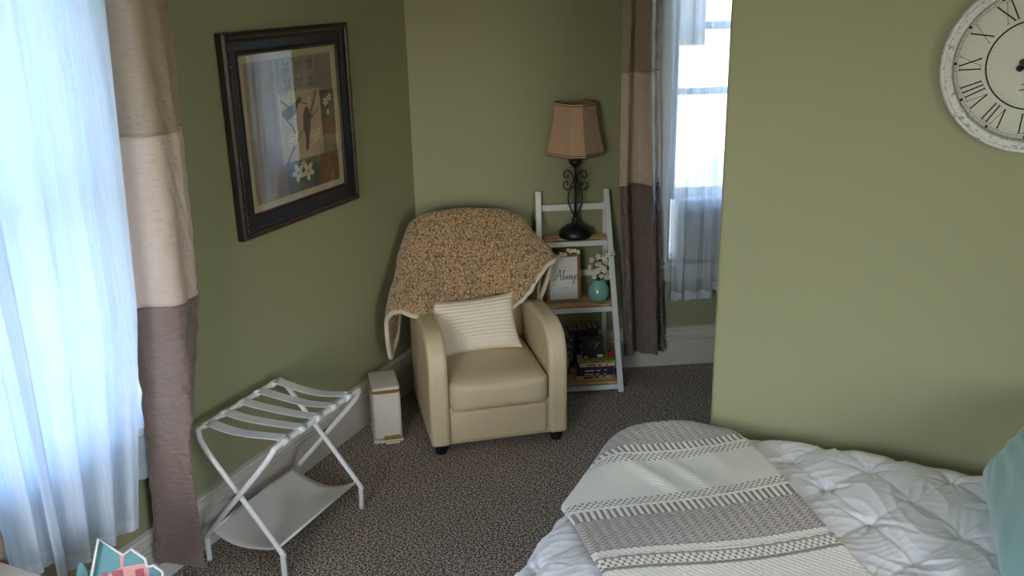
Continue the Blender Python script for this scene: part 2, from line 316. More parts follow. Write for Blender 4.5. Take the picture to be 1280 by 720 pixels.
# ================================================================== curtains
def cloth_strip(name, o, ux, un, left, right, z0, z1, off, amp, waves, m, parent, phase=0, nu=90, nz=40, thick=.0015, foldpow=1.0, crinkle=0, hem=None):
    """hanging cloth. left(z), right(z) give the edges along ux."""
    vs = []; fs = []; o = Vector(o)
    for j in range(nz+1):
        z = z0+(z1-z0)*j/nz; L, Rr = left(z), right(z); k = (2.6-z)/2.6
        for i in range(nu+1):
            t = i/nu; w = sin(2*pi*(waves*t)+phase+.25*sin(z*1.7+t*3)); w = (abs(w)**foldpow)*(1 if w > 0 else -1)
            w += .25*sin(2*pi*waves*2.3*t+1.7+z*.8)
            a = amp*(.7+.5*k); s = L+(Rr-L)*(t+.012*sin(9*t+z*2)); d = off+a*w
            if crinkle: d += crinkle*((1-2*abs(sin(z*17+t*7+2.2*sin(t*9+z*5)))**.6)*sin(z*9-t*8)+.45*sin(z*61+t*19+2*sin(t*23)))*(.4+.6*k)
            q = o+ux*s+un*d; zz = z
            if hem and j == 0: zz += hem*sin(2*pi*waves*t*1.0+.7)
            vs.append((q.x, q.y, zz))
    for j in range(nz):
        for i in range(nu): a = j*(nu+1)+i; fs.append((a, a+1, a+nu+2, a+nu+1))
    ob = mesh_obj(name, vs, fs, m, parent, True)
    if thick: sd = ob.modifiers.new('solid', 'SOLIDIFY'); sd.thickness = thick; sd.offset = 0
    return ob
def lerpf(tab): 
    zs = [a for a, b in tab]; ss = [b for a, b in tab]
    return lambda z: float(np.interp(z, zs, ss))
def banded(label, o, ux, un, left, right, zb, off, amp, waves, phase, group=None):
    t = thing('banded_curtain', label, 'curtain', tuple(Vector(o)+ux*left(zb)+un*off+EZ*zb), group)
    kw = dict(phase=phase, foldpow=.75)
    cloth_strip('lower_panel', o, ux, un, left, right, zb, 1.170, off, amp, waves, M_cbot, t, nz=70, crinkle=.0075, hem=.012, **kw)['label'] = 'brown taupe satin panel'
    cloth_strip('middle_panel', o, ux, un, left, right, 1.170, 1.795, off, amp, waves, M_cmid, t, nz=36, crinkle=.0055, **kw)['label'] = 'cream satin panel'
    cloth_strip('upper_panel', o, ux, un, left, right, 1.795, 2.66, off, amp, waves, M_ctop, t, nz=36, crinkle=.0055, **kw)['label'] = 'taupe satin panel'
    return adopt(t)
def rod(o, ux, un, s0, s1, label):
    t = thing('curtain_rod', label, 'curtain rod', tuple(Vector(o)+ux*s0+EZ*2.70)); o = Vector(o)
    g = G(); g.tube([o+ux*s0+un*.10+EZ*2.68, o+ux*s1+un*.10+EZ*2.68], .011); g.obj('rod', M_black, t, True)
    for s in (s0, s1): g = G(); g.ball(o+ux*s+un*.10+EZ*2.68, (.024,)*3); g.obj('finial', M_black, t, True)
    for s in (s0+.08, s1-.08): g = G(); g.tube([o+ux*s+EZ*2.68, o+ux*s+un*.10+EZ*2.68], .007, 8); g.obj('bracket', M_black, t, True)
    adopt(t)
OL = (LX, 0, 0)
c1l = lerpf([(0, 2.27), (1.17, 2.345), (1.8, 2.383), (2.6, 2.37)]); c1r = lerpf([(0, 2.50), (.25, 2.51), (.60, 2.525), (.72, 2.60), (1.17, 2.70), (1.8, 2.71), (2.6, 2.70)])
banded('long taupe, cream and brown banded satin curtain to the right of the bright left window', OL, EY, EX, c1l, c1r, .105, .120, .066, 1.10, -1.57)
banded('sliver of banded satin curtain at the far left edge beside the sheer', OL, EY, EX, lambda z: 1.28, lerpf([(0, 1.655), (2.6, 1.60)]), .105, .10, .03, 2.2, .5)
c2l = lerpf([(0, 1.20), (1.17, 1.150), (2.6, 1.17)]); c2r = lerpf([(0, 1.465), (1.17, 1.408), (1.8, 1.385), (2.6, 1.378)])
banded('taupe, cream and dark brown banded curtain between the lamp and the far window', BC, BU, BN, c2l, c2r, .13, .115, .045, 1.75, .4)
banded('banded curtain on the hidden side of the far window behind the clock wall', BC, BU, BN, lambda z: 2.28, lambda z: 2.62, .13, .10, .03, 2.2, .9)
rod(OL, EY, EX, 1.22, 2.72, 'dark rod above the left window'); rod(BC, BU, BN, 1.10, 2.72, 'dark rod above the far window')
def sheerc(label, o, ux, un, left, right, zb, off, amp, waves, phase, group=None, hemh=.05, ms=None):
    t = thing('sheer_curtain', label, 'curtain', tuple(Vector(o)+ux*left(zb)+un*off+EZ*zb), group)
    cloth_strip('sheer_panel', o, ux, un, left, right, zb+hemh, 2.655, off, amp, waves, ms or M_sheer, t, phase=phase, nu=140, nz=30, thick=0)
    cloth_strip('hem', o, ux, un, left, right, zb, zb+hemh, off, amp, waves, M_hem, t, phase=phase, nu=140, nz=4, thick=0, hem=.012)
    adopt(t)
sheerc('front white sheer with a slanted right edge over the left window', OL, EY, EX, lambda z: 1.80, lerpf([(.3, 2.145), (1.2, 2.315), (2.6, 2.39)]), .375, .11, .026, 3.3, .3)
sheerc('white sheer at the far left of the left window', OL, EY, EX, lambda z: 1.57, lambda z: 1.86, .43, .085, .022, 3.1, 1.2)
sheerc('rear white sheer close to the glass of the left window', OL, EY, EX, lambda z: 1.62, lambda z: 2.43, .50, .034, .010, 5.5, 2.0)
sheerc('white sheer hanging over the air conditioner in the far window', BC, BU, BN, lambda z: 1.44, lambda z: 1.735, .455, .10, .024, 3.4, .8, ms=M_sheer2)
sheerc('second white sheer at the right half of the far window', BC, BU, BN, lambda z: 1.70, lambda z: 2.34, .50, .085, .016, 5.2, 2.1, ms=M_sheer2)
# ================================================================== air conditioner
M_ac = mat('white_plastic', srgb(214, 216, 216), .45)
ac = thing('air_conditioner', 'white louvred air conditioner in the far window behind the sheer', 'air conditioner', tuple(B(1.82, -.05, .672)))
g = G(); g.fbox(BC, BU, BN, EZ, (1.535, -.42, .674), (2.12, .035, 1.05), .01); g.obj('body', M_ac, ac)
g = G(); g.fbox(BC, BU, BN, EZ, (1.55, .035, .69), (2.10, .05, .90)); 
g.obj('grille', M_ac, ac)
for k in range(13): g = G(); g.fbox(BC, BU, BN, EZ, (1.565, .05, .70+k*.015), (2.085, .062, .707+k*.015)); g.obj('louvre', M_ac, ac)
g = G(); g.fbox(BC, BU, BN, EZ, (1.56, .035, .92), (1.68, .045, 1.03), .004); g.obj('vent', mat('grey_plastic', srgb(150, 154, 156), .5), ac)
g = G(); g.fbox(BC, BU, BN, EZ, (1.71, .035, .955), (1.76, .045, .995), .003); g.obj('display', mat('dark_display', srgb(60, 70, 70), .2), ac)
adopt(ac)
# ================================================================== picture
pf = thing('framed_picture', 'dark framed picture of birds on blossoming branches on the left wall', 'picture', (LX, 3.46, 1.25))
fy0, fy1, fz0, fz1 = 3.015, 3.90, 1.254, 2.114; lean = .0
M_frame = mat('black_brown_frame', srgb(34, 26, 24), .32, bump=.3, bscale=120)
fprof = [(0, 0), (0, .030), (.010, .040), (.022, .042), (.030, .034), (.040, .030), (.075, .026), (.085, .030), (.092, .026), (.100, .014), (.100, .006), (.02, 0)]   # (inward, proud)
def ring(g, y0, y1, z0, z1, prof, x0):
    cs = []
    for (a, b) in prof: cs.append([(x0+b, y0+a, z0+a), (x0+b, y1-a, z0+a), (x0+b, y1-a, z1-a), (x0+b, y0+a, z1-a)])
    vs = [v for c in cs for v in c]; n = len(prof); fs = []
    for i in range(n):
        j = (i+1) % n
        for k in range(4): fs.append((i*4+k, i*4+(k+1) % 4, j*4+(k+1) % 4, j*4+k))
    g.add(vs, fs)
g = G(); ring(g, fy0, fy1, fz0, fz1, fprof, LX+.008); g.obj('frame', M_frame, pf)
M_bead = mat('bronze_bead', srgb(84, 60, 46), .4, metal=.3)
g = G(); bd = .022
for (a0, a1, fixed, ax) in ((fy0+bd, fy1-bd, fz0+bd, 'y'), (fy0+bd, fy1-bd, fz1-bd, 'y'), (fz0+bd, fz1-bd, fy0+bd, 'z'), (fz0+bd, fz1-bd, fy1-bd, 'z')):
    k = int((a1-a0)/.0125)
    for i in range(k+1):
        a = a0+(a1-a0)*i/k; c = (LX+.050, a, fixed) if ax == 'y' else (LX+.050, fixed, a); g.ball(c, (.006, .0058, .0058), 6, 4)
o = g.obj('beading', M_bead, pf, True); o['kind'] = 'stuff'
my0, my1, mz0, mz1 = fy0+.096, fy1-.096, fz0+.096, fz1-.096
g = G(); ring(g, my0, my1, mz0, mz1, [(0, 0), (0, .008), (.030, .008), (.034, .004), (.034, 0)], LX+.016); g.obj('mat', mat('beige_mat', srgb(196, 180, 148), .7), pf)
# the print: painted patches laid flat
ay0, ay1, az0, az1 = my0+.03, my1-.03, mz0+.03, mz1-.03
PM = [mat('print_'+nme, srgb(*c), .8, var=v, vscale=22) for nme, c, v in (('taupe', (146, 130, 112), .2), ('damask', (154, 146, 126), .1), ('damask_dark', (104, 98, 84), .1), ('tan', (190, 168, 138), .16),
      ('moss', (98, 102, 72), .2), ('teal', (92, 102, 84), .2), ('bird', (72, 62, 62), .25), ('twig', (66, 50, 40), .2), ('blossom', (214, 200, 174), .1), ('rust', (132, 96, 62), .3))]
pg = G(); lay = [0]
def A(a, b): return (a, b)
def P2(poly, mi, d=None):
    lay[0] += 1; d = .0004+.00002*lay[0]; pg.cur = mi
    vs = [(LX+.018+d, ay0+(ay1-ay0)*a, az1-(az1-az0)*b) for a, b in poly]; pg.add(vs, [tuple(range(len(vs)))])
def rect(a0, b0, a1, b1, mi): P2([(a0, b0), (a0, b1), (a1, b1), (a1, b0)], mi)
def blob(cx, cy, rx, ry, rot, mi, n=14, sharp=0): 
    P2([(cx+(rx*cos(t)*cos(rot)-ry*sin(t)*sin(rot)), cy+(rx*cos(t)*sin(rot)+ry*sin(t)*cos(rot))) for t in [2*pi*k/n for k in range(n)]], mi)
def stroke(pts, w, mi):
    pts = cat([(a, b, 0) for a, b in pts], 5); 
    for i in range(len(pts)-1):
        a, b = pts[i], pts[i+1]; d = (b-a).normalized(); nn = Vector((-d.y, d.x, 0))*w*(1-.5*i/len(pts)); P2([(a+nn)[:2], (b+nn)[:2], (b-nn)[:2], (a-nn)[:2]], mi)
rect(0, 0, 1, 1, 0); rect(.38, 0, .78, .25, 1)
for i in range(3):
    for j in range(2):
        cx, cy = .46+i*.13, .07+j*.12
        for q in range(4): blob(cx+.028*cos(q*pi/2+.78), cy+.03*sin(q*pi/2+.78), .022, .008, q*pi/2+.78, 2, 8)
        stroke([(cx-.05, cy+.05), (cx-.02, cy+.02), (cx, cy+.04), (cx+.03, cy+.01), (cx+.05, cy-.04)], .004, 2)
rect(.80, .28, 1, .62, 4); rect(.36, .76, .74, 1, 5); rect(.74, .76, 1, 1, 9); rect(.33, .25, .82, .76, 3)
for pts in ([(.36, .78), (.5, .62), (.62, .52), (.8, .40)], [(.5, .62), (.48, .52), (.40, .44)], [(.36, .30), (.46, .36), (.54, .33), (.66, .36)], [(.66, .50), (.74, .34), (.78, .27)], [(.82, .5), (.9, .42), (.93, .31)]): stroke(pts, .007, 7)
# two plain songbirds
P2([(.37, .42), (.42, .45), (.50, .42), (.57, .33), (.55, .31), (.51, .34), (.46, .36), (.40, .37), (.36, .385)], 6); blob(.47, .40, .055, .03, -.3, 6); blob(.575, .315, .020, .018, 0, 6)
P2([(.60, .43), (.59, .52), (.61, .60), (.60, .70), (.63, .70), (.655, .60), (.68, .52), (.68, .44), (.665, .40), (.63, .39)], 6); blob(.645, .40, .025, .024, 0, 6); P2([(.665, .395), (.70, .405), (.667, .412)], 7)
def flower(cx, cy, r, n=5):
    for k in range(n): a = 2*pi*k/n+cx*9; blob(cx+r*cos(a), cy+r*sin(a), r*.85, r*.55, a, 8, 8)
    blob(cx, cy, r*.3, r*.3, 0, 9, 6)
for cx, cy, r in ((.45, .57, .022), (.48, .61, .022), (.43, .62, .02), (.51, .57, .018), (.70, .59, .022), (.74, .62, .02), (.76, .58, .017), (.70, .64, .018), (.52, .43, .012), (.68, .33, .013), (.44, .31, .013), (.88, .37, .02), (.93, .34, .018), (.90, .45, .014), (.48, .85, .04), (.60, .86, .04), (.55, .80, .02)): flower(cx, cy, r)
for cx, cy, rx, ry in ((.82, .84, .05, .06), (.88, .9, .06, .05), (.9, .55, .05, .05), (.95, .6, .03, .04)): blob(cx, cy, rx, ry, .4, 9)
o = mesh_obj('print', pg.v, [f[::-1] if False else f for f in pg.f], None, pf, mats=PM, midx=pg.mi)
g = G(); g.box((LX+.018, (ay0+ay1)/2, (az0+az1)/2), (.0006, ay1-ay0, az1-az0)); g.obj('backing', PM[0], pf)
g = G(); g.box((LX+.030, (my0+my1)/2, (mz0+mz1)/2), (.002, my1-my0+.01, mz1-mz0+.01)); g.obj('glass', M_pglass, pf)
adopt(pf)
# ================================================================== wall clock
CX, CZ = .244, 2.011
ck = thing('wall_clock', 'large round whitewashed wall clock with roman numerals', 'clock', (CX, RY, CZ))
RC = Matrix((EX, EZ, -EY)).transposed()          # local x right, y up, z out of the wall
M_wash = mat('whitewashed_wood', srgb(214, 214, 212), .6, var=.12, vscale=30, bump=.5, bscale=80)
n, l, p = N(M_wash); tc = n.new('ShaderNodeTexCoord'); nz = n.new('ShaderNodeTexNoise'); nz.inputs['Scale'].default_value = 60; nz.inputs['Detail'].default_value = 9; l.new(tc.outputs['Object'], nz.inputs['Vector'])
cr = n.new('ShaderNodeValToRGB'); cr.color_ramp.elements[0].position = .33; cr.color_ramp.elements[0].color = srgb(140, 140, 142); cr.color_ramp.elements[1].position = .43; cr.color_ramp.elements[1].color = srgb(216, 216, 214); l.new(nz.outputs['Fac'], cr.inputs[0]); l.new(cr.outputs[0], p.inputs['Base Color'])
g = G(); g.lathe([(.262, 0), (.268, .012), (.2675, .036), (.263, .048), (.257, .051), (.2545, .047), (.2530, .040), (.2495, .038), (.2480, .043), (.2460, .043), (.2445, .038), (.2420, .040), (.2385, .046), (.2345, .044), (.232, .036), (.230, .006), (.262, 0)], (0, 0, 0), 96, RC); g.obj('rim', M_wash, ck, True)
M_riv = mat('aged_steel', srgb(120, 118, 114), .4, metal=.8)
for k in range(12):
    a = radians(30*k+12); g = G(); g.ball(RC @ Vector((.2485*cos(a), .2485*sin(a), .0395)), (.003,)*3, 8, 5); g.obj('rivet', M_riv, ck, True)
g = G(); g.lathe([(.0001, .006), (.232, .006)], (0, 0, 0), 96, RC); g.obj('dial', mat('grey_white_dial', srgb(200, 200, 190), .6, var=.03, vscale=12), ck)
CK = G()
def cbar(p0, p1, w, z=.0075):
    a = Vector((p0[0], p0[1], 0)); b = Vector((p1[0], p1[1], 0)); d = (b-a).normalized(); nn = Vector((-d.y, d.x, 0))*w/2
    CK.add([RC @ (q+EZ*zz) for zz in (z-.001, z) for q in (a-nn, b-nn, b+nn, a+nn)], [(0, 1, 2, 3), (4, 5, 6, 7), (0, 1, 5, 4), (1, 2, 6, 5), (2, 3, 7, 6), (3, 0, 4, 7)])
def cring(r0, r1, seg=120, z=.0072):
    CK.lathe([(r0, z), (r1, z), (r1, z-.001)], (0, 0, 0), seg, RC)
ROM = ['XII', 'I', 'II', 'III', 'IV', 'V', 'VI', 'VII', 'VIII', 'IX', 'X', 'XI']; adv = {'I': .0155, 'V': .034, 'X': .036}
for h, rn in enumerate(ROM):
    ang = radians(-30*h); tot = sum(adv[c] for c in rn); x = -tot/2; r0, r1 = .150, .211
    rot = lambda q, ang=ang: (q[0]*cos(ang)-q[1]*sin(ang), q[0]*sin(ang)+q[1]*cos(ang))
    for c in rn:
        w = adv[c]; xc = x+w/2; x += w; K = []
        if c == 'I': K = [((xc, r0), (xc, r1), .0042), ((xc-.006, r0), (xc+.006, r0), .0014), ((xc-.006, r1), (xc+.006, r1), .0014)]
        elif c == 'V': K = [((xc-.012, r1), (xc, r0), .0042), ((xc, r0), (xc+.012, r1), .0013), ((xc-.017, r1), (xc-.007, r1), .0014), ((xc+.008, r1), (xc+.017, r1), .0014)]
        else: K = [((xc-.014, r1), (xc+.014, r0), .0044), ((xc-.014, r0), (xc+.014, r1), .0013), ((xc-.018, r1), (xc-.008, r1), .0014), ((xc+.009, r1), (xc+.018, r1), .0014), ((xc-.018, r0), (xc-.009, r0), .0014), ((xc+.008, r0), (xc+.018, r0), .0014)]
        for a, b, ww in K:
            sc = lambda q: ((q[0])*(.82+.4*(q[1]-r0)/(r1-r0)*.6), q[1]); cbar(rot(sc(a)), rot(sc(b)), ww)
    cbar(rot((0, .2185)), rot((0, .2275)), .0075)
cring(.1335, .1385); cring(.2183, .2191); cring(.2272, .2279)
for k in range(60):
    a = radians(6*k)
    if k % 5: cbar((.2185*cos(a), .2185*sin(a)), (.2275*cos(a), .2275*sin(a)), .0008)
    cbar((.125*cos(a), .125*sin(a)), (.1275*cos(a), .1275*sin(a)), .0014)
CK.obj('numerals', M_ink, ck)
def hand(name, ang, L, tail, z):
    CKK = G(); d = Vector((cos(ang), sin(ang), 0)); nn = Vector((-d.y, d.x, 0))
    def poly(pts): CKK.add([RC @ (d*a+nn*b+EZ*zz) for zz in (z, z+.0015) for a, b in pts], [tuple(range(len(pts)))[::-1], tuple(range(len(pts), 2*len(pts)))]+[(i, (i+1) % len(pts), len(pts)+(i+1) % len(pts), len(pts)+i) for i in range(len(pts))])
    poly([(-tail, -.003), (L*.75, -.0035), (L, 0), (L*.75, .0035), (-tail, .003)])
    for cx, r in ((-tail, .0105), (0, .013), (L*.72, .010)): poly([(cx+r*cos(t), r*sin(t)) for t in [2*pi*k/20 for k in range(20)]])
    CKK.obj(name, M_ink, ck)
hand('minute_hand', radians(-14), .20, .036, .0135); hand('hour_hand', radians(14), .12, .042, .0105)
# faint script initials near the hub
TS = G()
def scr(pts, dx, dy, s, r=.0009):
    q = cat([(dx+a*s, dy+b*s, 0) for a, b in pts], 5); TS.tube([RC @ (v+EZ*.0075) for v in q], r, 6)
scr([(1, .8), (.7, 1), (.2, .75), (0, .3), (.3, 0), (.8, .2)], -.034, .078, .02); scr([(.1, .5), (.5, .6), (.6, .3), (.3, 0)], -.027, .064, .008)
scr([(0, .9), (.5, 1), (.6, .6), (.3, .1), (-.2, 0), (.2, .15), (1, -.05), (1.4, .2)], -.030, -.078, .02)
tag(TS.obj('script', M_ink, ck), None, None, kind='stuff')
ck.rotation_euler = (0, 0, 0)
# ================================================================== armchair
CO = Vector((-2.147, 3.646, 0))
def C(u, d, z): return CO + LU*u + LV*d + EZ*z
ch = thing('armchair', 'cream faux leather recliner armchair with rounded arms in the corner', 'armchair', tuple(C(.357, .37, 0)))
CW = .712; AWD = .098
aprof = [(.0, .055), (.0, .47), (.012, .53), (.045, .585), (.10, .622), (.17, .640), (.30, .640), (.45, .630), (.58, .60), (.68, .55), (.72, .48), (.72, .055)]
for u0, u1 in ((0, AWD), (CW-AWD, CW)):
    g = G(); g.prism(aprof, C(0, 0, 0), LV, EZ, LU, u0, u1); a = g.obj('arm', M_leather, ch, bevel=.022, bseg=4, auto=50)
    uo = u0 if u0 == 0 else u1; ui = u1 if u0 == 0 else u0; sgn = 1 if u0 == 0 else -1
    g = G(); 
    g.tube([C(uo+sgn*.010, q[0]+.004 if q[0] < .05 else q[0], q[1]-.001+(.0 if q[0] > .05 else 0)) for q in [(.004, .07), (.004, .47)]], .0035, 6); g.obj('piping', M_leather, a, True)
g = G(); g.fbox(CO, LU, LV, EZ, (.085, .03, .05), (CW-.085, .66, .26)); g.obj('base', M_leather, ch, bevel=.01)
g = G(); g.fbox(CO, LU, LV, EZ, (AWD+.004, .012, .062), (CW-AWD-.004, .10, .235), .022, 4); g.obj('footrest', M_leather, ch, auto=60)
def puff(name, u0, u1, d0, d1, z0, z1, r, bulge, m, parent, sag=0, R=None, nx=22, ny=22):
    g = G(); g.box((0, 0, 0), (1, 1, 1)); o = g.obj(name, m, parent)
    bm = bmesh.new(); bm.from_mesh(o.data); bmesh.ops.subdivide_edges(bm, edges=bm.edges[:], cuts=11, use_grid_fill=True)
    hx, hy, hz = (u1-u0)/2, (d1-d0)/2, (z1-z0)/2
    for v in bm.verts:
        x, y, z = v.co*2; q = Vector((x*hx, y*hy, z*hz)); inn = Vector((max(-hx+r, min(hx-r, q.x)), max(-hy+r, min(hy-r, q.y)), max(-hz+r, min(hz-r, q.z))))
        dv = q-inn
        if dv.length > 1e-6: q = inn+dv.normalized()*r
        q.z += bulge*z*(1-x*x)*(1-y*y); q.y += bulge*.6*y*(1-x*x)*(1-z*z)*.6
        if sag and z > 0: q.z -= sag*(1-x*x)*(1-y*y)
        v.co = C((u0+u1)/2+q.x, (d0+d1)/2+q.y, (z0+z1)/2+q.z) if R is None else R(q)
    bm.to_mesh(o.data); bm.free(); o.data.polygons.foreach_set('use_smooth', [True]*len(o.data.polygons)); return o
puff('seat', AWD+.002, CW-AWD-.002, -.022, .60, .235, .405, .048, .02, M_leather, ch)
tb = radians(13)
def backR(q):
    y = q.y*cos(tb)+q.z*sin(tb); z = -q.y*sin(tb)+q.z*cos(tb); k_ = max(0, min(1, (q.z-.05)/.25)); return C(CW/2+q.x*(1-.16*k_), .665+y-.02*k_, .685+z)
puff('backrest', 0, CW-2*AWD+.04, 0, .12, 0, .66, .055, .0, M_leather, ch, R=backR)
for u in (.05, CW-.05):
    for d in (.06, .66): g = G(); q = C(u, d, 0); g.lathe([(.0001, 0), (.028, 0), (.034, .058), (.0001, .058)], q, 12); g.obj('foot', M_plast, ch)
adopt(ch)
# ------------------------------------------------------------------ sherpa blanket over the back
#   columns left -> right, rows back -> over the top -> front hem
NET = [
 [(.0,.84,.60),(.0,.83,.74),(.03,.79,.93),(.01,.76,.84),(-.02,.73,.72),(-.05,.69,.62),(-.07,.65,.52),(-.088,.60,.445)],
 [(-.02,.86,.62),(-.04,.84,.80),(.015,.76,.99),(-.03,.70,.90),(-.075,.64,.76),(-.11,.60,.62),(-.128,.56,.50),(-.135,.53,.365)],
 [(.02,.88,.62),(.01,.86,.85),(.045,.76,1.045),(-.01,.655,.93),(-.065,.58,.82),(-.115,.52,.73),(-.145,.47,.64),(-.150,.46,.585)],
 [(.06,.89,.62),(.07,.87,.90),(.095,.76,1.075),(.04,.64,.95),(-.005,.57,.85),(-.05,.49,.77),(-.085,.43,.70),(-.105,.41,.665)],
 [(.12,.89,.62),(.14,.87,.90),(.16,.755,1.092),(.12,.635,.96),(.085,.575,.86),(.045,.50,.76),(.01,.43,.68),(-.01,.405,.635)],
 [(.22,.89,.60),(.22,.88,.90),(.24,.755,1.100),(.22,.645,.97),(.20,.595,.86),(.17,.545,.75),(.14,.48,.65),(.12,.445,.585)],
 [(.34,.89,.60),(.34,.88,.90),(.34,.755,1.100),(.34,.65,.97),(.34,.605,.86),(.33,.565,.75),(.31,.52,.65),(.30,.50,.575)],
 [(.46,.89,.60),(.46,.88,.90),(.44,.755,1.095),(.46,.645,.97),(.47,.595,.86),(.48,.555,.75),(.48,.51,.65),(.48,.49,.585)],
 [(.56,.89,.62),(.56,.87,.90),(.54,.755,1.078),(.58,.64,.955),(.59,.575,.86),(.60,.53,.76),(.60,.50,.68),(.60,.485,.64)],
 [(.64,.89,.62),(.64,.87,.88),(.61,.755,1.055),(.66,.64,.95),(.685,.575,.87),(.69,.53,.80),(.675,.50,.75),(.660,.49,.72)],
 [(.70,.88,.62),(.70,.86,.85),(.655,.76,1.02),(.715,.66,.945),(.76,.60,.895),(.775,.56,.86),(.775,.53,.845),(.772,.515,.835)],
 [(.70,.86,.62),(.70,.84,.82),(.675,.765,.985),(.72,.70,.925),(.765,.66,.875),(.785,.64,.84),(.795,.62,.81),(.795,.60,.79)],
 [(.69,.84,.60),(.70,.83,.78),(.68,.77,.95),(.71,.73,.86),(.735,.71,.78),(.745,.69,.70),(.735,.67,.61),(.715,.65,.535)]]
def spline_grid(net, ku, kv):
    rows = [cat(c, kv) for c in net]; m = len(rows[0]); out = []
    for j in range(m): out.append(cat([r[j] for r in rows], ku))
    return out     # out[j][i]
GR = spline_grid(NET, 10, 9); nj, ni = len(GR), len(GR[0])
for j in range(nj):
    for i in range(ni):
        t = j/(nj-1); f = max(0, (t-.35)/.65); d = GR[j][i]
        d.y += f*.014*sin(i*.42+1.2*sin(j*.09))+f*.006*sin(i*.9+2); d.z += .003*sin(i*.3+j*.5)
bl = thing('sherpa_blanket', 'brown sherpa blanket with cream fleece edging draped over the armchair back', 'blanket', tuple(C(.34, .75, 1.0)))
vs = [C(p.x, p.y-.012, p.z) for r in GR for p in r]; fs = [(j*ni+i, j*ni+i+1, (j+1)*ni+i+1, (j+1)*ni+i) for j in range(nj-1) for i in range(ni-1)]
o = mesh_obj('cloth', vs, fs, M_sherpa, bl, True); sd = o.modifiers.new('s', 'SOLIDIFY'); sd.thickness = .012; sd.offset = 0
edge = [C(p.x, p.y-.012, p.z) for p in [GR[j][0] for j in range(nj)] + GR[nj-1][1:] + [GR[j][ni-1] for j in range(nj-2, -1, -1)]]
g = G(); g.tube(edge, .0125, 8); g.obj('edging', M_fleece, bl, True)
adopt(bl)
# ------------------------------------------------------------------ throw pillow
def pillow(name, label, c, ex, ey, ez, w, h, t, m, n=36, corner=.9, ribs=0, wr=0):
    vs = []; fs = []; c = Vector(c)
    for side in (1, -1):
        for j in range(n+1):
            for i in range(n+1):
                x, y = i/n*2-1, j/n*2-1; pin = 1-.10*(1-y*y) if True else 1; piny = 1-.10*(1-x*x)
                hgt = ((1-x**4)*(1-y**4))**.55; zz = side*t*hgt
                if ribs and side: zz += side*ribs*sin(y*h*150+.9*sin(x*w*115))*min(1, hgt*2)
                if wr: zz += side*wr*(sin(7*x+4*y*y)*sin(5*y-3*x)+.5*sin(19*x*y+9*y))*min(1, hgt)*1.0
                vs.append(c+ex*(x*pin*w/2)+ey*(y*piny*h/2)+ez*zz)
    K = (n+1)**2
    for j in range(n):
        for i in range(n):
            a = j*(n+1)+i; fs.append((a, a+1, a+n+2, a+n+1)); fs.append((K+a+n+1, K+a+n+2, K+a+1, K+a))
    o = mesh_obj(name, vs, fs, m, None, True); bm = bmesh.new(); bm.from_mesh(o.data); bmesh.ops.remove_doubles(bm, verts=bm.verts[:], dist=1e-4); bmesh.ops.recalc_face_normals(bm, faces=bm.faces[:]); bm.to_mesh(o.data); bm.free()
    return tag(o, label, 'pillow')
M_knit = mat('cream_knit', srgb(234, 222, 196), .9, bump=.4, bscale=500)
tl = radians(58); ex = (LU*cos(radians(2))+EZ*sin(radians(2))*1.0).normalized(); nrm0 = (-LV*sin(tl)+EZ*cos(tl)).normalized(); ey = nrm0.cross(ex).normalized()
if ey.z < 0: ey = -ey
pillow('throw_pillow', 'small cream rib knit pillow on the armchair seat', C(.318, .405, .545), ex, ey, nrm0, .465, .31, .062, M_knit, n=90, ribs=.0022)
# ================================================================== ladder shelf
sh = thing('ladder_shelf', 'white A-frame ladder shelf with pine slat shelves beside the armchair', 'shelf', tuple(B(.93, .18, 0)))
def leg_off(z): return .355-.28*z
for nm_s, (stop, sbot) in (('l', (.703, .672)), ('r', (1.098, 1.136))):
    g = G(); R = [B(sbot, leg_off(0), 0), B(stop, leg_off(1.135), 1.135)]; d = (R[1]-R[0]).normalized(); yy = BU; xx = yy.cross(d).normalized()
    g.box((R[0]+R[1])/2, (.016, .032, (R[1]-R[0]).length), Matrix((xx, xx.cross(d)*-1, d)).transposed(), .002, 1); g.obj('leg', M_white, sh)['label'] = 'sloping front leg'
    g = G(); g.fbox(BC, BU, BN, EZ, (stop-.014, .008, 0), (stop+.014, .026, 1.06), .002, 1); g.obj('leg', M_white, sh)['label'] = 'upright rear leg'
for z, w0, w1 in ((1.035, .70, 1.10), (.635, .70, 1.10)): g = G(); g.fbox(BC, BU, BN, EZ, (w0, .026, z-.018), (w1, .036, z+.018)); g.obj('rail', M_white, sh)
SH = ((.868, .118, .716, 1.118), (.497, .220, .700, 1.124), (.060, .345, .676, 1.130))
for z, dp, s0, s1 in SH:
    g = G(); g.fbox(BC, BU, BN, EZ, (s0+.0, dp-.012, z-.045), (s1, dp+.004, z-.016)); g.obj('rail', M_white, sh)
    for s in (s0+.008, s1-.008): g = G(); g.fbox(BC, BU, BN, EZ, (s-.008, .03, z-.045), (s+.008, dp-.014, z-.016)); g.obj('rail', M_white, sh)
    ns = max(3, round((dp-.02)/.042)); w = (dp-.015)/ns
    for s in (s0+.05, s1-.05): g = G(); g.fbox(BC, BU, BN, EZ, (s-.014, .03, z-.0155), (s+.014, dp+.002, z-.0085)); g.obj('cleat', M_wood, sh)
    for k in range(ns): g = G(); g.fbox(BC, BU, BN, EZ, (s0+.012, .022+k*w, z-.008), (s1-.012, .022+k*w+w-.008, z), .0015, 1); g.obj('slat', M_wood, sh)
adopt(sh)
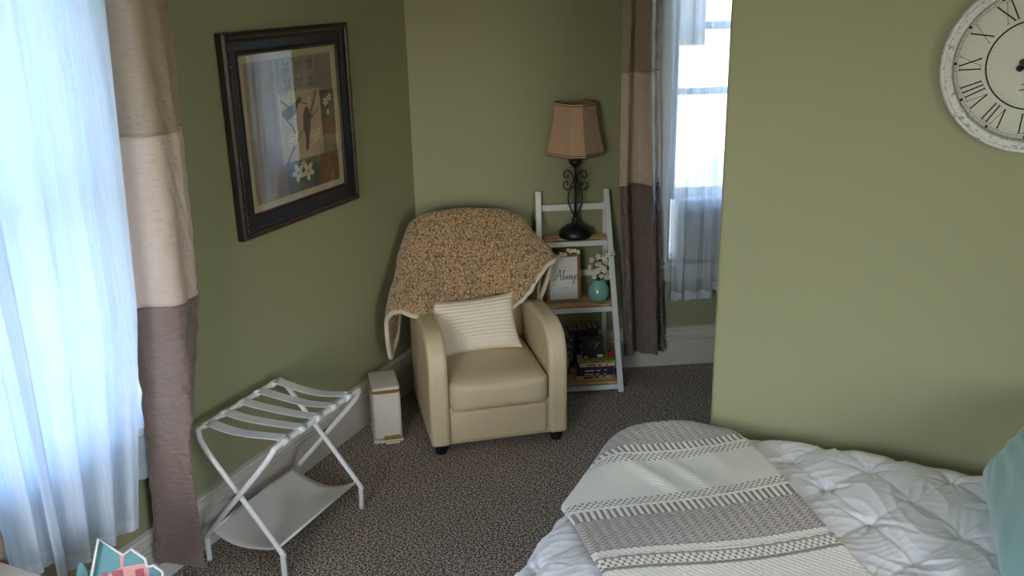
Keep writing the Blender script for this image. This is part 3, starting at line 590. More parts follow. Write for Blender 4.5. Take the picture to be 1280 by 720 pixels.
# ------------------------------------------------------------------ lamp
lp = thing('table_lamp', 'black scrolled iron lamp with pink beige bell shade on top shelf', 'lamp', tuple(B(.912, .075, .868)))
LC = B(.912, .078, 0)
g = G(); g.lathe([(.0001, .869), (.088, .869), (.095, .880), (.094, .900), (.080, .922), (.050, .938), (.024, .948), (.018, .962), (.024, .972), (.012, .985), (.010, 1.0), (.0001, 1.0)], LC, 36); g.obj('base', M_black, lp, True)
g = G(); g.tube([LC+EZ*.98, LC+EZ*1.40], .0075, 10); g.lathe([(.010, 1.275), (.020, 1.282), (.036, 1.30), (.040, 1.322), (.030, 1.326), (.0001, 1.326)], LC, 24); g.obj('stem', M_black, lp, True)
for k in range(4):
    a = radians(20+90*k); d = Vector((cos(a), sin(a), 0)); g = G()
    pts = [(.008, 1.0), (.030, 1.045), (.040, 1.10), (.028, 1.16), (.010, 1.20), (.018, 1.235), (.040, 1.258), (.060, 1.248), (.064, 1.228), (.052, 1.214), (.040, 1.222), (.042, 1.234)]
    g.tube([LC+d*r+EZ*z for r, z in [(v.x, v.y) for v in cat([(a_, b_, 0) for a_, b_ in pts], 5)]], .0045, 8)
    g.obj('scroll', M_black, lp, True)
    g = G(); pts = [(.008, 1.165), (.022, 1.155), (.045, 1.145), (.064, 1.160), (.066, 1.182), (.052, 1.194), (.041, 1.184), (.045, 1.172)]
    g.tube([LC+d*r+EZ*z for r, z in [(v.x, v.y) for v in cat([(a_, b_, 0) for a_, b_ in pts], 5)]], .0042, 8); g.obj('scroll', M_black, lp, True)
M_shade = satin('pink_beige_linen', srgb(236, 202, 170), .4, .8)
va = math.atan2(LC.x*0+(-LC.y), -LC.x)    # direction lamp -> camera
angs = []; base_a = math.degrees(va)
for a in (-75, -10, 20, 85, 105, 170, 200, 265): angs.append(radians(base_a+a+0))
def shade_pts(r, z): return [LC+Vector((cos(a), sin(a), 0))*r+EZ*z for a in angs]
prof = [(.170, 1.352), (.164, 1.362), (.152, 1.400), (.139, 1.45), (.129, 1.50), (.121, 1.55), (.115, 1.60), (.112, 1.642)]
vs = [p for r, z in prof for p in shade_pts(r, z)]; fs = [(i*8+k, i*8+(k+1) % 8, (i+1)*8+(k+1) % 8, (i+1)*8+k) for i in range(len(prof)-1) for k in range(8)]
sd_o = mesh_obj('shade', vs, fs, M_shade, lp); q = sd_o.modifiers.new('s', 'SOLIDIFY'); q.thickness = .002; q.offset = 0
for r, z, w in ((.1705, 1.354, .0022), (.1660, 1.366, .0016), (.1125, 1.641, .0022), (.1140, 1.628, .0016)):
    g = G(); g.tube(shade_pts(r, z), w, 6, closed=True); g.obj('trim_cord', mat('dark_braid', srgb(60, 42, 34), .8), lp)
g = G()
for k in range(8): g.tube([Vector(LC+Vector((cos(angs[k]), sin(angs[k]), 0))*(r+.0005)+EZ*z) for r, z in prof], .0016, 6)
g.obj('seams', M_shade, lp)
g = G(); g.tube([LC+EZ*1.40, LC+EZ*1.45], .014, 12); g.ball(LC+EZ*1.49, (.028, .028, .038)); g.obj('bulb', M_paper, lp, True)
adopt(lp)
# ------------------------------------------------------------------ sign
sg = thing('framed_sign', 'small wood framed sign reading Always behind the blanket corner', 'sign', tuple(B(.83, .13, .497)))
SO = B(.735, .150, .498); SU = BU; lean_ = radians(6); SZ = (EZ*cos(lean_)-BN*sin(lean_)); SNn = (BN*cos(lean_)+EZ*sin(lean_))
w_, h_ = .195, .285
g = G()
for a, b in (((0, 0, 0), (.016, .016, h_)), ((w_-.016, 0, 0), (w_, .016, h_)), ((.016, 0, 0), (w_-.016, .016, .018)), ((.016, 0, h_-.016), (w_-.016, .016, h_))): g.fbox(SO, SU, SNn, SZ, a, b)
g.obj('frame', M_wood2, sg, bevel=.001)
g = G(); g.fbox(SO, SU, SNn, SZ, (.014, .002, .014), (w_-.014, .007, h_-.014)); g.obj('panel', M_paper, sg)
g = G()
def SP(a, b): return SO+SU*a+SNn*.0075+SZ*b
def sw(pts, x, y, s, r=.0016): g.tube([SP(x+v.x*s, y+v.y*s) for v in cat([(a, b, 0) for a, b in pts], 5)], r, 6, flat=1)
s_ = .028; x_ = .052; y_ = .135
sw([(-.5, -.1), (0, .1), (.5, 1.0), (.9, 1.95), (1.0, 2.1), (1.0, 1.2), (1.05, 0), (1.3, .05)], x_, y_, s_, .0020); sw([(.15, .8), (.6, .95), (1.15, .85)], x_, y_, s_, .0013)
sw([(1.25, .1), (1.6, .9), (1.85, 1.9), (1.7, 2.0), (1.55, 1.2), (1.6, .1), (1.85, .05)], x_, y_, s_)
sw([(1.85, .1), (2.0, .8), (2.1, .1), (2.3, .2), (2.4, .8), (2.5, .1), (2.75, .5), (2.8, .8)], x_, y_, s_)
sw([(3.3, .75), (3.0, .8), (2.85, .3), (3.05, 0), (3.3, .7), (3.3, .1), (3.5, .1)], x_, y_, s_)
sw([(3.5, .8), (3.55, .2), (3.75, .1), (4.0, .8), (3.95, -.4), (3.7, -.95), (3.5, -.6), (4.0, .05)], x_, y_, s_)
sw([(4.0, .05), (4.35, .9), (4.55, .4), (4.4, 0), (4.15, .1)], x_, y_, s_)
g.obj('lettering', M_ink, sg)
g = G(); g.tube([SP(.075, .205), SP(.145, .207)], .0006, 4); g.tube([SP(.07, .085), SP(.125, .086)], .0008, 4); g.obj('rule_lines', M_ink, sg)
adopt(sg)
def blossom(g, c, r, nd):
    nd = Vector(nd).normalized(); t = nd.orthogonal().normalized(); b = nd.cross(t)
    for k in range(5):
        a = 2*pi*k/5+c[0]*40; d = t*cos(a)+b*sin(a); R = Matrix((d, nd.cross(d), nd)).transposed(); g.ball(Vector(c)+d*r*.62+nd*r*.12, (r*.55, r*.40, r*.16), 8, 5, R)
# garland of blossoms along the top of the sign
gl = thing('blossom_garland', 'sprig of small ivory blossoms lying over the top of the sign', 'artificial flowers', tuple(B(.83, .16, .79)))
g = G(); g.tube(cat([B(.72, .15, .80), B(.78, .165, .815), B(.85, .165, .805), B(.92, .165, .80)], 6), .002, 6); g.obj('stem', M_stem, gl)
for k in range(11):
    g = G(); s = .722+k*.019; z = .802+random.uniform(-.028, .02); blossom(g, B(s, .175+random.uniform(-.006, .008), z), random.uniform(.012, .017), BN+EZ*random.uniform(-.3, .8)+BU*random.uniform(-.4, .4)); g.obj('blossom', M_petal, gl, True)
adopt(gl)
# vase
VC = B(1.038, .150, .498)
va_ = thing('mint_vase', 'round mint green ceramic vase on the middle shelf', 'vase', tuple(VC))
g = G(); g.lathe([(.0001, 0), (.040, 0), (.050, .010), (.062, .035), (.064, .055), (.058, .080), (.046, .105), (.037, .122), (.036, .130), (.033, .130), (.033, .118), (.0001, .09)], VC, 36); g.obj('pot', M_teal, va_, True); adopt(va_)
fl_ = thing('blossom_bunch', 'bunch of ivory blossoms standing in the mint vase', 'artificial flowers', tuple(VC+EZ*.1))
heads = [(-.055, .0, .205), (-.02, .01, .175), (.0, -.01, .215), (.03, .015, .185), (.05, 0, .225), (.065, .01, .165), (.035, -.01, .25), (-.03, .02, .150), (.01, .03, .155), (.06, -.01, .27), (-.005, 0, .265), (-.045, .01, .25), (.045, .02, .145), (.02, .02, .20), (.08, 0, .28), (-.01, .03, .19)]
for k, (a, b, z) in enumerate(heads):
    tip = VC+BU*a+BN*b+EZ*z; 
    g = G(); g.tube(cat([VC+EZ*.10, VC+BU*a*.4+EZ*(.10+(z-.10)*.55), tip], 4), .0014, 5); st = g.obj('twig', M_stem, fl_)
    g = G(); blossom(g, tip, random.uniform(.014, .020), BN+EZ*random.uniform(0, .9)+BU*random.uniform(-.6, .6)); g.obj('blossom', M_petal, st, True)
adopt(fl_)
# books
SZB = .0605
def book(label, o, ux, uy, uz, w, d, h, col, group=None, spine=None):
    """w along ux (thickness), d depth along uy, h along uz; spine faces -uy"""
    t = thing('book', label, 'book', tuple(o), group); mc = mat('book_cover', srgb(*col), .45, var=.1, vscale=20)
    g = G(); c = .002
    g.fbox(o, ux, uy, uz, (0, 0, 0), (c, d, h)); g.fbox(o, ux, uy, uz, (w-c, 0, 0), (w, d, h)); g.fbox(o, ux, uy, uz, (c, 0, 0), (w-c, c, h)); g.obj('cover', mc, t)
    g = G(); g.fbox(o, ux, uy, uz, (c, c, .003), (w-c, d-.003, h-.003)); g.obj('pages', mat('page_edges', srgb(206, 184, 146), .9, bump=.6, bscale=300), t)
    if spine:
        g = G()
        for a, b in ((.2, .46), (.52, .62), (.74, .8)): g.fbox(o, ux, uy, uz, (w*.3, -.0006, h*a), (w*.7, 0, h*b))
        tag(g.obj('spine_print', mat('spine_ink', srgb(*spine), .6), t), None, None, kind='stuff')
    adopt(t)
ups = [(.716, .028, .22, (30, 26, 26), (150, 140, 130), 'black'), (.748, .022, .235, (96, 52, 36), (200, 180, 130), 'red brown'), (.774, .030, .24, (26, 26, 28), (190, 190, 186), 'black with pale spine print'), (.808, .026, .245, (60, 40, 34), None, 'dark brown'),
       (.838, .024, .235, (92, 56, 40), (190, 160, 120), 'rust'), (.866, .030, .245, (40, 52, 70), (150, 160, 170), 'slate blue'), (.900, .022, .24, (30, 30, 32), None, 'thin black'), (.926, .026, .25, (70, 50, 40), (180, 160, 120), 'brown'),
       (.956, .022, .245, (26, 24, 24), (160, 150, 140), 'narrow black'), (.982, .030, .255, (84, 34, 30), None, 'dark red'), (1.016, .024, .25, (44, 36, 34), (170, 150, 120), 'charcoal')]
place = ['furthest left', 'second', 'third', 'fourth', 'fifth', 'sixth', 'seventh', 'eighth', 'ninth', 'tenth', 'last']
for k, (s, w, h, colr, sp, nm_) in enumerate(ups):
    fo = .20 if s < .86 else .125
    book(f'{nm_} upright paperback on the bottom shelf, {place[k]} in its row', B(s, fo, SZB), BU, -BN, EZ, w, fo-.035, h, colr, 'upright books on the bottom shelf', sp)
zz = SZB
stack = [((196, 170, 134), .030, .22, .0, 'tan cream', (90, 60, 50)), ((70, 36, 66), .018, .21, -.004, 'plum', (200, 190, 180)), ((34, 38, 78), .022, .215, .003, 'navy blue', (200, 200, 210)), ((88, 40, 44), .012, .20, .0, 'thin maroon', None), ((214, 200, 180), .022, .205, .006, 'cream white', (150, 60, 60)), ((150, 156, 60), .014, .185, .012, 'olive yellow', (60, 70, 40))]
where = ['at the bottom of the lying stack', 'second from the bottom of the lying stack', 'third from the bottom of the lying stack', 'in the lying stack just under the cream one', 'in the lying stack under the olive one', 'on top of the lying stack']
for k, ((colr), th_, L_, ds, nm_, sp) in enumerate(stack):
    an = radians((-5, 2, 0, 3, 1, 4)[k]); a_ = (BU*cos(an)+BN*sin(an)); b_ = EZ.cross(a_)
    book(f'{nm_} paperback {where[k]}', B(1.100-L_+ds, .31, zz+.0005), EZ, b_, a_, th_, .14, L_, colr, 'books lying in a stack on the bottom shelf', sp); zz += th_+.001
# black book with swirl leaning on the stack
kb = thing('black_keepsake_book', 'black book with pale swirls standing on the book stack', 'book', tuple(B(1.0, .26, zz)))
g = G(); la = radians(14); kz = EZ*cos(la)-BN*sin(la); kn = BN*cos(la)+EZ*sin(la); ko = B(.925, .275, zz+.001); g.fbox(ko, BU, kn, kz, (0, -.022, 0), (.125, 0, .13)); g.obj('cover', M_plast, kb, bevel=.002)
g = G(); g.tube([ko+BU*(.06+.03*cos(t)*(1-t/14))+kz*(.075+.03*sin(t)*(1-t/14))+kn*.001 for t in [k*.35 for k in range(30)]], .0016, 5); g.tube(cat([ko+BU*.07+kz*.05+kn*.002, ko+BU*.085+kz*.08+kn*.004, ko+BU*.10+kz*.095+kn*.002], 4), .0045, 6); g.obj('swirl', mat('pale_swirl', srgb(160, 150, 130), .6), kb)
g = G(); g.fbox(ko, BU, kn, kz, (.085, 0, .006), (.118, .001, .020)); g.fbox(ko, BU, kn, kz, (.008, 0, .004), (.03, .001, .012)); g.obj('label_strip', M_paper, kb); adopt(kb)
g = G(); g.fbox(B(1.075, .285, zz), BU, BN, EZ, (0, -.04, .0), (.035, 0, .04), .008, 3); tag(g.obj('red_box', mat('red_card', srgb(150, 30, 36), .5)), 'small red box at the right end of the book stack', 'box')
# ================================================================== trash can
tc_ = thing('trash_can', 'slim cream step trash can with gold trim against the left wall', 'trash can', (-2.50, 3.80, 0))
TO = Vector((-2.505, 3.672, 0)); tw, td, thh = .148, .235, .31
g = G(); g.fbox(TO, LU, LV, EZ, (0, 0, .014), (tw, td, thh-.022), .022, 4); g.obj('body', M_can, tc_, auto=60)
g = G(); g.fbox(TO, LU, LV, EZ, (-.004, -.004, 0), (tw+.004, td+.002, .016), .006, 2); g.obj('base', M_can, tc_)
g = G(); g.prism([(x, y) for x, y in [(tw/2+(tw/2+.002)*(abs(cos(a))**.35)*(1 if cos(a) > 0 else -1), td/2+(td/2+.002)*(abs(sin(a))**.3)*(1 if sin(a) > 0 else -1)) for a in [2*pi*k/48 for k in range(48)]]], TO, LU, LV, EZ, thh-.030, thh-.014); g.obj('gold_rim', M_gold, tc_)
g = G(); g.fbox(TO, LU, LV, EZ, (.002, .002, thh-.018), (tw-.002, td-.002, thh+.002), .0095, 3); g.obj('lid', M_can, tc_, auto=60)
g = G(); g.fbox(TO, LU, LV, EZ, (.05, -.012, .022), (tw-.015, .004, .040), .003, 2); g.obj('pedal', M_gold, tc_)
g = G(); g.fbox(TO, LU, LV, EZ, (.055, -.020, 0), (tw-.02, -.003, .010), .003, 2); g.obj('pedal_foot', M_can, tc_); adopt(tc_)
# ================================================================== luggage rack
lr = thing('luggage_rack', 'white folding luggage rack with webbing straps below the picture', 'luggage rack', (-2.42, 2.83, 0))
def U(top_x, foot_x, ya, yb, zt):
    # from one foot up to the rail, along it, down to the other foot
    P = []
    fz = .125
    for y, s in ((ya, 1), (yb, -1)):
        seq = [Vector((foot_x, y, 0)), Vector((foot_x, y, fz-.03)), Vector((foot_x+(top_x-foot_x)*.02, y, fz)), Vector((top_x-(top_x-foot_x)*.12, y+.0*s, zt-.075)), Vector((top_x-(top_x-foot_x)*.02, y+.012*s, zt-.018)), Vector((top_x, y+.045*s, zt))]
        P.append(seq)
    pts = P[0]+P[1][::-1]; out = []
    for i in range(len(pts)-1):
        a, b = pts[i], pts[i+1]; k = 2 if (a-b).length > .1 else 1
        for j in range(k): out.append(a.lerp(b, j/k))
    out.append(pts[-1]); return cat(out, 4)
ZT = .592
g = G(); g.tube(U(-2.205, -2.600, 2.530, 3.150, ZT), .0115, 12); g.obj('tube_frame', M_tube, lr, True)
g = G(); g.tube(U(-2.600, -2.225, 2.548, 3.118, ZT), .0115, 12); g.obj('tube_frame', M_tube, lr, True)
for k in range(5):
    y = 2.615+k*.109; vs = []; fs = []; n_ = 16
    for i in range(n_+1):
        t = i/n_; x = -2.603+.400*t; z = ZT+.0125-.020*sin(pi*t)
        if i in (0, n_): z = ZT-.004; x += (-.012 if i == 0 else .012)
        for dy in (-.026, .026): vs.append((x, y+dy+.004*sin(pi*t), z-.004*sin(6*t+k)))
    fs = [(i*2, i*2+1, i*2+3, i*2+2) for i in range(n_)]
    o = mesh_obj('strap', vs, fs, M_strap, lr, False); q = o.modifiers.new('s', 'SOLIDIFY'); q.thickness = .003
    for xx in (-2.600, -2.205): g = G(); g.tube([(xx, y-.022, ZT), (xx, y+.022, ZT)], .0145, 14); g.obj('strap_loop', M_strap, o, True)
for x, ya, yb in ((-2.245, 2.548, 3.118), (-2.585, 2.53, 3.15)): g = G(); g.tube([(x, ya, .135), (x, yb, .135)], .006, 8); g.obj('crossbar', M_tube, lr, True)
vs = []; n_ = 24; nyy = 18
for j in range(nyy+1):
    y = 2.545+(3.10-2.545)*j/nyy
    for i in range(n_+1): t = i/n_; x = -2.588+.346*t; vs.append((x, y, .142-.045*sin(pi*t)**.8*(1+.15*sin(j*.5))-.004*sin(j*.9+t*7)))
fs = [(j*(n_+1)+i, j*(n_+1)+i+1, (j+1)*(n_+1)+i+1, (j+1)*(n_+1)+i) for j in range(nyy) for i in range(n_)]
o = mesh_obj('shelf_sling', vs, fs, M_canvas, lr, True); q = o.modifiers.new('s', 'SOLIDIFY'); q.thickness = .003
for yy in (2.512, 3.134): 
    g = G(); g.tube([(-2.412, yy-.018, .353), (-2.412, yy+.018, .353)], .005, 8); g.obj('pivot_bolt', mat('steel', srgb(150, 150, 150), .3, metal=1), lr, True)
adopt(lr)
# ================================================================== bed
BZ = .645; bx0, bx1, by0, by1 = -1.02, 1.02, 1.86, 3.315; rho = .12; cr_ = .13
bcx, bcy = (bx0+bx1)/2, (by0+by1)/2; hx, hy = (bx1-bx0)/2-rho, (by1-by0)/2-rho
bd_ = thing('bed', 'double bed pushed against the clock wall', 'bed', (bcx, bcy, 0))
g = G(); g.box((bcx, bcy, .50), (1.94, 1.36, .24), r=.07, seg=4); g.obj('mattress', M_white, bd_, auto=60)
g = G(); g.box((bcx, bcy, .28), (1.92, 1.34, .19), r=.02); g.obj('box_spring', M_canvas, bd_)
for sx in (-.88, .88):
    for sy in (-.6, .6): g = G(); g.tube([(bcx+sx, bcy+sy, 0), (bcx+sx, bcy+sy, .19)], .025, 12); g.obj('leg', M_plast, bd_)
adopt(bd_)
def drape(u, v, lift=0):
    """cloth coordinates (metres, arrays) -> position on the made bed, and the drape distance"""
    x = u-bcx; y = v-bcy; qx = np.abs(x)-(hx-cr_); qy = np.abs(y)-(hy-cr_)
    ox = np.maximum(qx, 0); oy = np.maximum(qy, 0); L = np.sqrt(ox**2+oy**2); d = L+np.minimum(np.maximum(qx, qy), 0)-cr_
    gx = np.where(L > 1e-6, ox/np.maximum(L, 1e-6), (qx > qy)*1.0)*np.sign(x); gy = np.where(L > 1e-6, oy/np.maximum(L, 1e-6), (qx <= qy)*1.0)*np.sign(y)
    dd = np.maximum(d, 0); arc = np.minimum(dd, rho*pi/2); R = rho+lift; hor = R*np.sin(arc/rho); drop = R*(1-np.cos(arc/rho)); ex = np.maximum(dd-rho*pi/2, 0)
    flare = np.where(gy > .5, 0.02, .12)
    hor = hor+ex*flare; drop = drop+ex*np.sqrt(1-flare**2)
    px = x-gx*dd+gx*hor; py = y-gy*dd+gy*hor
    return px+bcx, py+bcy, BZ+lift-drop, d, gx, gy, ex
def bumps(u, v): return .012*np.sin(3.1*u+1.0)*np.cos(4.2*v)+.008*np.sin(7*u-3*v)
pa = np.array([.145, -.150]); pb = np.array([.120, .185]); P0 = np.array([-.50, 3.24])
def pleats(u, v):
    """height of the pinch pleats at cloth coordinates"""
    D = np.linalg.inv(np.array([pa, pb]).T); i_ = D[0, 0]*(u-P0[0])+D[0, 1]*(v-P0[1]); j_ = D[1, 0]*(u-P0[0])+D[1, 1]*(v-P0[1])
    h = np.zeros_like(u); i0 = np.floor(i_); j0 = np.floor(j_)
    dome = np.abs(np.sin(pi*(i_-i0))*np.sin(pi*(j_-j0))); h += .014*dome**.6
    rnd = lambda I, J, k: np.mod(np.sin(I*(12.9898+k*3.1)+J*(78.233+k*7.7))*43758.5453, 1)
    for a in (-1, 0, 1, 2):
        for b in (-1, 0, 1, 2):
            I = i0+a; J = j0+b; r1, r2, r3 = rnd(I, J, 0), rnd(I, J, 1), rnd(I, J, 2)
            cx = P0[0]+I*pa[0]+J*pb[0]+.025*(r1-.5); cy = P0[1]+I*pa[1]+J*pb[1]+.025*(r2-.5); dx = u-cx; dy = v-cy; r = np.sqrt(dx*dx+dy*dy)+1e-6; th = np.arctan2(dy, dx)
            h += -.014*np.exp(-(r/.026)**2)+.007*np.exp(-(r/.0065)**2)
            for kk in range(9):                     # sharp creases of uneven length running out of the pinch
                ta = 2*pi*kk/9+1.1*(rnd(I, J, 3+kk)-.5)+r1*6; ln = .035+.075*rnd(I, J, 13+kk); bendc = (rnd(I, J, 23+kk)-.5)*9
                dth = np.mod(th-ta-bendc*r+pi, 2*pi)-pi; w = dth*r
                h += (.0080 if kk % 2 else -.0095)*np.exp(-np.abs(w/(.0028+.062*r))**1.0)*np.exp(-(r/ln)**2)*np.minimum(r/.010, 1)
    w1_ = np.sin(23*u+13*v+3*np.sin(9*v+5*u)+2*np.sin(21*u)); w2_ = np.sin(31*v-18*u+2.5*np.sin(11*u)+1.6*np.sin(27*v)); w3_ = np.sin(75*u-50*v+4*np.sin(13*v)+2*np.sin(31*u))
    env = .5+.5*np.sin(5.3*u+1)*np.sin(6.1*v+2)
    h += .0030*env*(1-2*np.abs(w1_)**.5)+.0030*(1-env)*(1-2*np.abs(w2_)**.5)+.0008*(1-2*np.abs(w3_)**.6)
    return h
def grid_obj(name, X, Y, Z, m, uv=None, parent=None):
    nj, ni = X.shape; V = np.stack([X, Y, Z], -1).reshape(-1, 3); a = (np.arange(nj-1)[:, None]*ni+np.arange(ni-1)[None, :]).ravel(); F = np.stack([a, a+1, a+ni+1, a+ni], 1)
    me = bpy.data.meshes.new(name); me.vertices.add(len(V)); me.vertices.foreach_set('co', V.ravel().astype(np.float32)); me.loops.add(F.size); me.loops.foreach_set('vertex_index', F.ravel().astype(np.int32))
    me.polygons.add(len(F)); me.polygons.foreach_set('loop_start', np.arange(0, F.size, 4, dtype=np.int32)); me.polygons.foreach_set('loop_total', np.full(len(F), 4, dtype=np.int32)); me.update(); me.validate()
    me.polygons.foreach_set('use_smooth', np.ones(len(F), dtype=bool)); me.materials.append(m)
    if uv is not None:
        ul = me.uv_layers.new(name='UVMap'); idx = np.empty(len(me.loops), dtype=np.int32); me.loops.foreach_get('vertex_index', idx); ul.data.foreach_set('uv', uv.reshape(-1, 2)[idx].astype(np.float32).ravel())
    o = bpy.data.objects.new(name, me); COL.objects.link(o)
    if parent: o.parent = parent
    return o
M_duvet = mat('white_cotton', srgb(243, 242, 246), .6, sheen=.3, bump=.25, bscale=500)
us = np.arange(bx0-.50, bx1+.02, .0052); vs_ = np.arange(by0-.42, by1+.10, .0052); Ug, Vg = np.meshgrid(us, vs_)
X, Y, Z, d_, gx, gy, ex_ = drape(Ug, Vg); hgt = pleats(Ug, Vg)*np.clip(1-ex_*4, 0, 1)+bumps(Ug, Vg)
tan_ = Ug*np.abs(gy)+Vg*np.abs(gx); fold = .020*np.sin(tan_*17+1.3*np.sin(tan_*5))*np.clip(ex_/.25, 0, 1)+.006*np.sin(tan_*53+ex_*8)*np.clip(ex_/.1, 0, 1)
slope = np.clip(d_/(rho*pi/2), 0, 1); nz_ = np.cos(slope*pi/2); nh = np.sin(slope*pi/2); wallside = np.where((gy > .5), .25, 1.0)
X = X+gx*(hgt*nh+fold*wallside); Y = Y+gy*(hgt*nh+fold)*wallside; Z = Z+hgt*nz_; Y = np.minimum(Y, RY-.006)
du = grid_obj('duvet', X, Y, Z, M_duvet); tag(du, 'white pinch pleated duvet spread over the bed', 'duvet')
# ------------------------------------------------------------------ knitted throw
ew = np.array([.807, .590]); el = np.array([.590, -.807]); W0, W1 = .685, 1.440; L0, L1 = -3.085, -1.56
st = .0035; wv = np.arange(W0, W1, st); lv = np.arange(L0, L1, st); Wg, Lg = np.meshgrid(wv, lv)
bend_ = .012*np.sin((Wg-W0)*7+Lg*2); Ub = Wg*ew[0]+Lg*el[0]+.010*np.sin(Lg*6); Vb = Wg*ew[1]+Lg*el[1]
X, Y, Z, d_, gx, gy, ex_ = drape(Ub, Vb, .016)
# bands (length coordinate): 0 grey herringbone, 1 ladder, 2 checker, 3 cream
BANDS = [(-3.20, 0), (-2.935, 1), (-2.885, 4), (-2.877, 2), (-2.822, 3), (-2.565, 2), (-2.512, 4), (-2.503, 1), (-2.440, 0), (-2.255, 3), (-2.222, 5), (-2.215, 2), (-2.165, 5), (-2.158, 3), (-1.90, 2), (-1.845, 4), (-1.836, 1), (-1.775, 0)]
Lw = Lg+bend_
bid = np.zeros_like(Lw, dtype=int)
for a, k in BANDS: bid[Lw > a] = k
wp = Wg*1.0
rib = np.zeros_like(Lw)
her = np.sin(2*pi*(Lw/.0165+.9*np.abs(((wp/.034) % 1)*2-1))); rib = np.where(bid == 0, .0013*her, rib)
lad = np.where(((wp/.022) % 1) < .33, 1, -1); rib = np.where(bid == 1, .0010*lad, rib)
chk = np.sign(np.sin(2*pi*wp/.021))*np.sign(np.sin(2*pi*Lw/.026)); rib = np.where(bid == 2, .0007*chk, rib)
crm = np.sin(2*pi*(wp/.020+.5*np.floor(Lw/.011)))*np.abs(np.sin(pi*Lw/.011)); rib = np.where(bid == 3, .0020*crm, rib)
rib = np.where((bid == 4) | (bid == 5), .002, rib)
wk = .014*np.exp(-((Wg-1.02-.3*(Lg+2.7))/.03)**2)*np.exp(-((Lg+2.70)/.12)**2)+.010*np.exp(-((Wg-1.14-.2*(Lg+2.7))/.022)**2)*np.exp(-((Lg+2.68)/.13)**2)+.009*np.exp(-((Wg-1.27)/.03)**2)*np.exp(-((Lg+2.75)/.1)**2)
edge_ = np.minimum(np.minimum(Wg-W0, W1-Wg), np.minimum(Lg-L0, L1-Lg)); H = bumps(Ub, Vb)+rib+wk+.006*np.clip(1-edge_/.012, 0, 1)*-1+.006+.003*np.sin(Lg*9+Wg*4)
slope = np.clip(d_/(rho*pi/2), 0, 1); nz_ = np.cos(slope*pi/2); nh = np.sin(slope*pi/2)
X = X+gx*H*nh; Y = np.minimum(Y+gy*H*nh*np.where(gy > .5, .3, 1), RY-.004); Z = Z+H*nz_
M_throw = mat('grey_cream_knit', srgb(200, 195, 185), .95, sheen=.3, spec=.1, bump=.6, bscale=420)
n, l, p = N(M_throw); uvn = n.new('ShaderNodeUVMap'); sx = n.new('ShaderNodeSeparateXYZ'); l.new(uvn.outputs[0], sx.inputs[0])
def mth(op, a, b=None, c=None):
    k = n.new('ShaderNodeMath'); k.operation = op
    for i, q in enumerate((a, b, c)):
        if q is None: continue
        if isinstance(q, (int, float)): k.inputs[i].default_value = q
        else: l.new(q, k.inputs[i])
    return k.outputs[0]
u_, v_ = sx.outputs[0], sx.outputs[1]
cr = n.new('ShaderNodeValToRGB'); cr.color_ramp.interpolation = 'CONSTANT'; l.new(mth('MULTIPLY_ADD', v_, 1/1.7, 3.2/1.7), cr.inputs[0])
els = cr.color_ramp.elements; first = True
for a, k in BANDS:
    pos = (a+3.2)/1.7; val = k/5
    if first: els[0].position = 0; els[0].color = (val, val, val, 1); first = False
    elif a == BANDS[1][0]: els[1].position = pos; els[1].color = (val, val, val, 1)
    else: e_ = els.new(pos); e_.color = (val, val, val, 1)
bidn = mth('MULTIPLY', cr.outputs[0], 5)
def isb(k): return mth('COMPARE', bidn, k, .3)
ladn = mth('LESS_THAN', mth('FRACT', mth('DIVIDE', u_, .022)), .33)
chkn = mth('GREATER_THAN', mth('MULTIPLY', mth('SINE', mth('MULTIPLY', u_, 2*pi/.021)), mth('SINE', mth('MULTIPLY', v_, 2*pi/.026))), 0)
hern = mth('MULTIPLY', mth('GREATER_THAN', mth('SINE', mth('MULTIPLY', 2*pi, mth('ADD', mth('DIVIDE', v_, .0165), mth('MULTIPLY', .9, mth('ABSOLUTE', mth('SUBTRACT', mth('MULTIPLY', mth('FRACT', mth('DIVIDE', u_, .034)), 2), 1)))))), .35), .42)
fac = mth('ADD', mth('ADD', mth('MULTIPLY', isb(0), hern), mth('MULTIPLY', isb(1), ladn)), mth('ADD', mth('MULTIPLY', isb(2), chkn), mth('ADD', isb(3), isb(4))))
mx = n.new('ShaderNodeMix'); mx.data_type = 'RGBA'; mx.inputs['A'].default_value = srgb(156, 143, 138); mx.inputs['B'].default_value = srgb(250, 245, 234); l.new(fac, mx.inputs['Factor']); l.new(mx.outputs['Result'], p.inputs['Base Color'])
thr = grid_obj('knitted_throw', X, Y, Z, M_throw, np.stack([Wg, Lw], -1)); tag(thr, 'grey and cream banded knitted throw across the foot of the bed', 'throw blanket'); sd = thr.modifiers.new('s', 'SOLIDIFY'); sd.thickness = .009; sd.offset = -1
# ------------------------------------------------------------------ teal pillow on the bed
M_tealc = mat('teal_cotton', srgb(138, 176, 172), .75, sheen=.4, bump=.3, bscale=450)
tp = radians(30); pn = Vector((-cos(tp), -.10, sin(tp))).normalized(); pey = Vector((0, 1, 0)); pey = (pey-pn*pey.dot(pn)).normalized(); pez = pey.cross(pn); 
if pez.z < 0: pez = -pez
pillow('bed_pillow', 'large teal cotton pillow leaning at the right end of the bed', Vector((.335, 2.77, .655))+pez*.17, pey, pez, pn, .84, .37, .13, M_tealc, n=70, wr=.006)
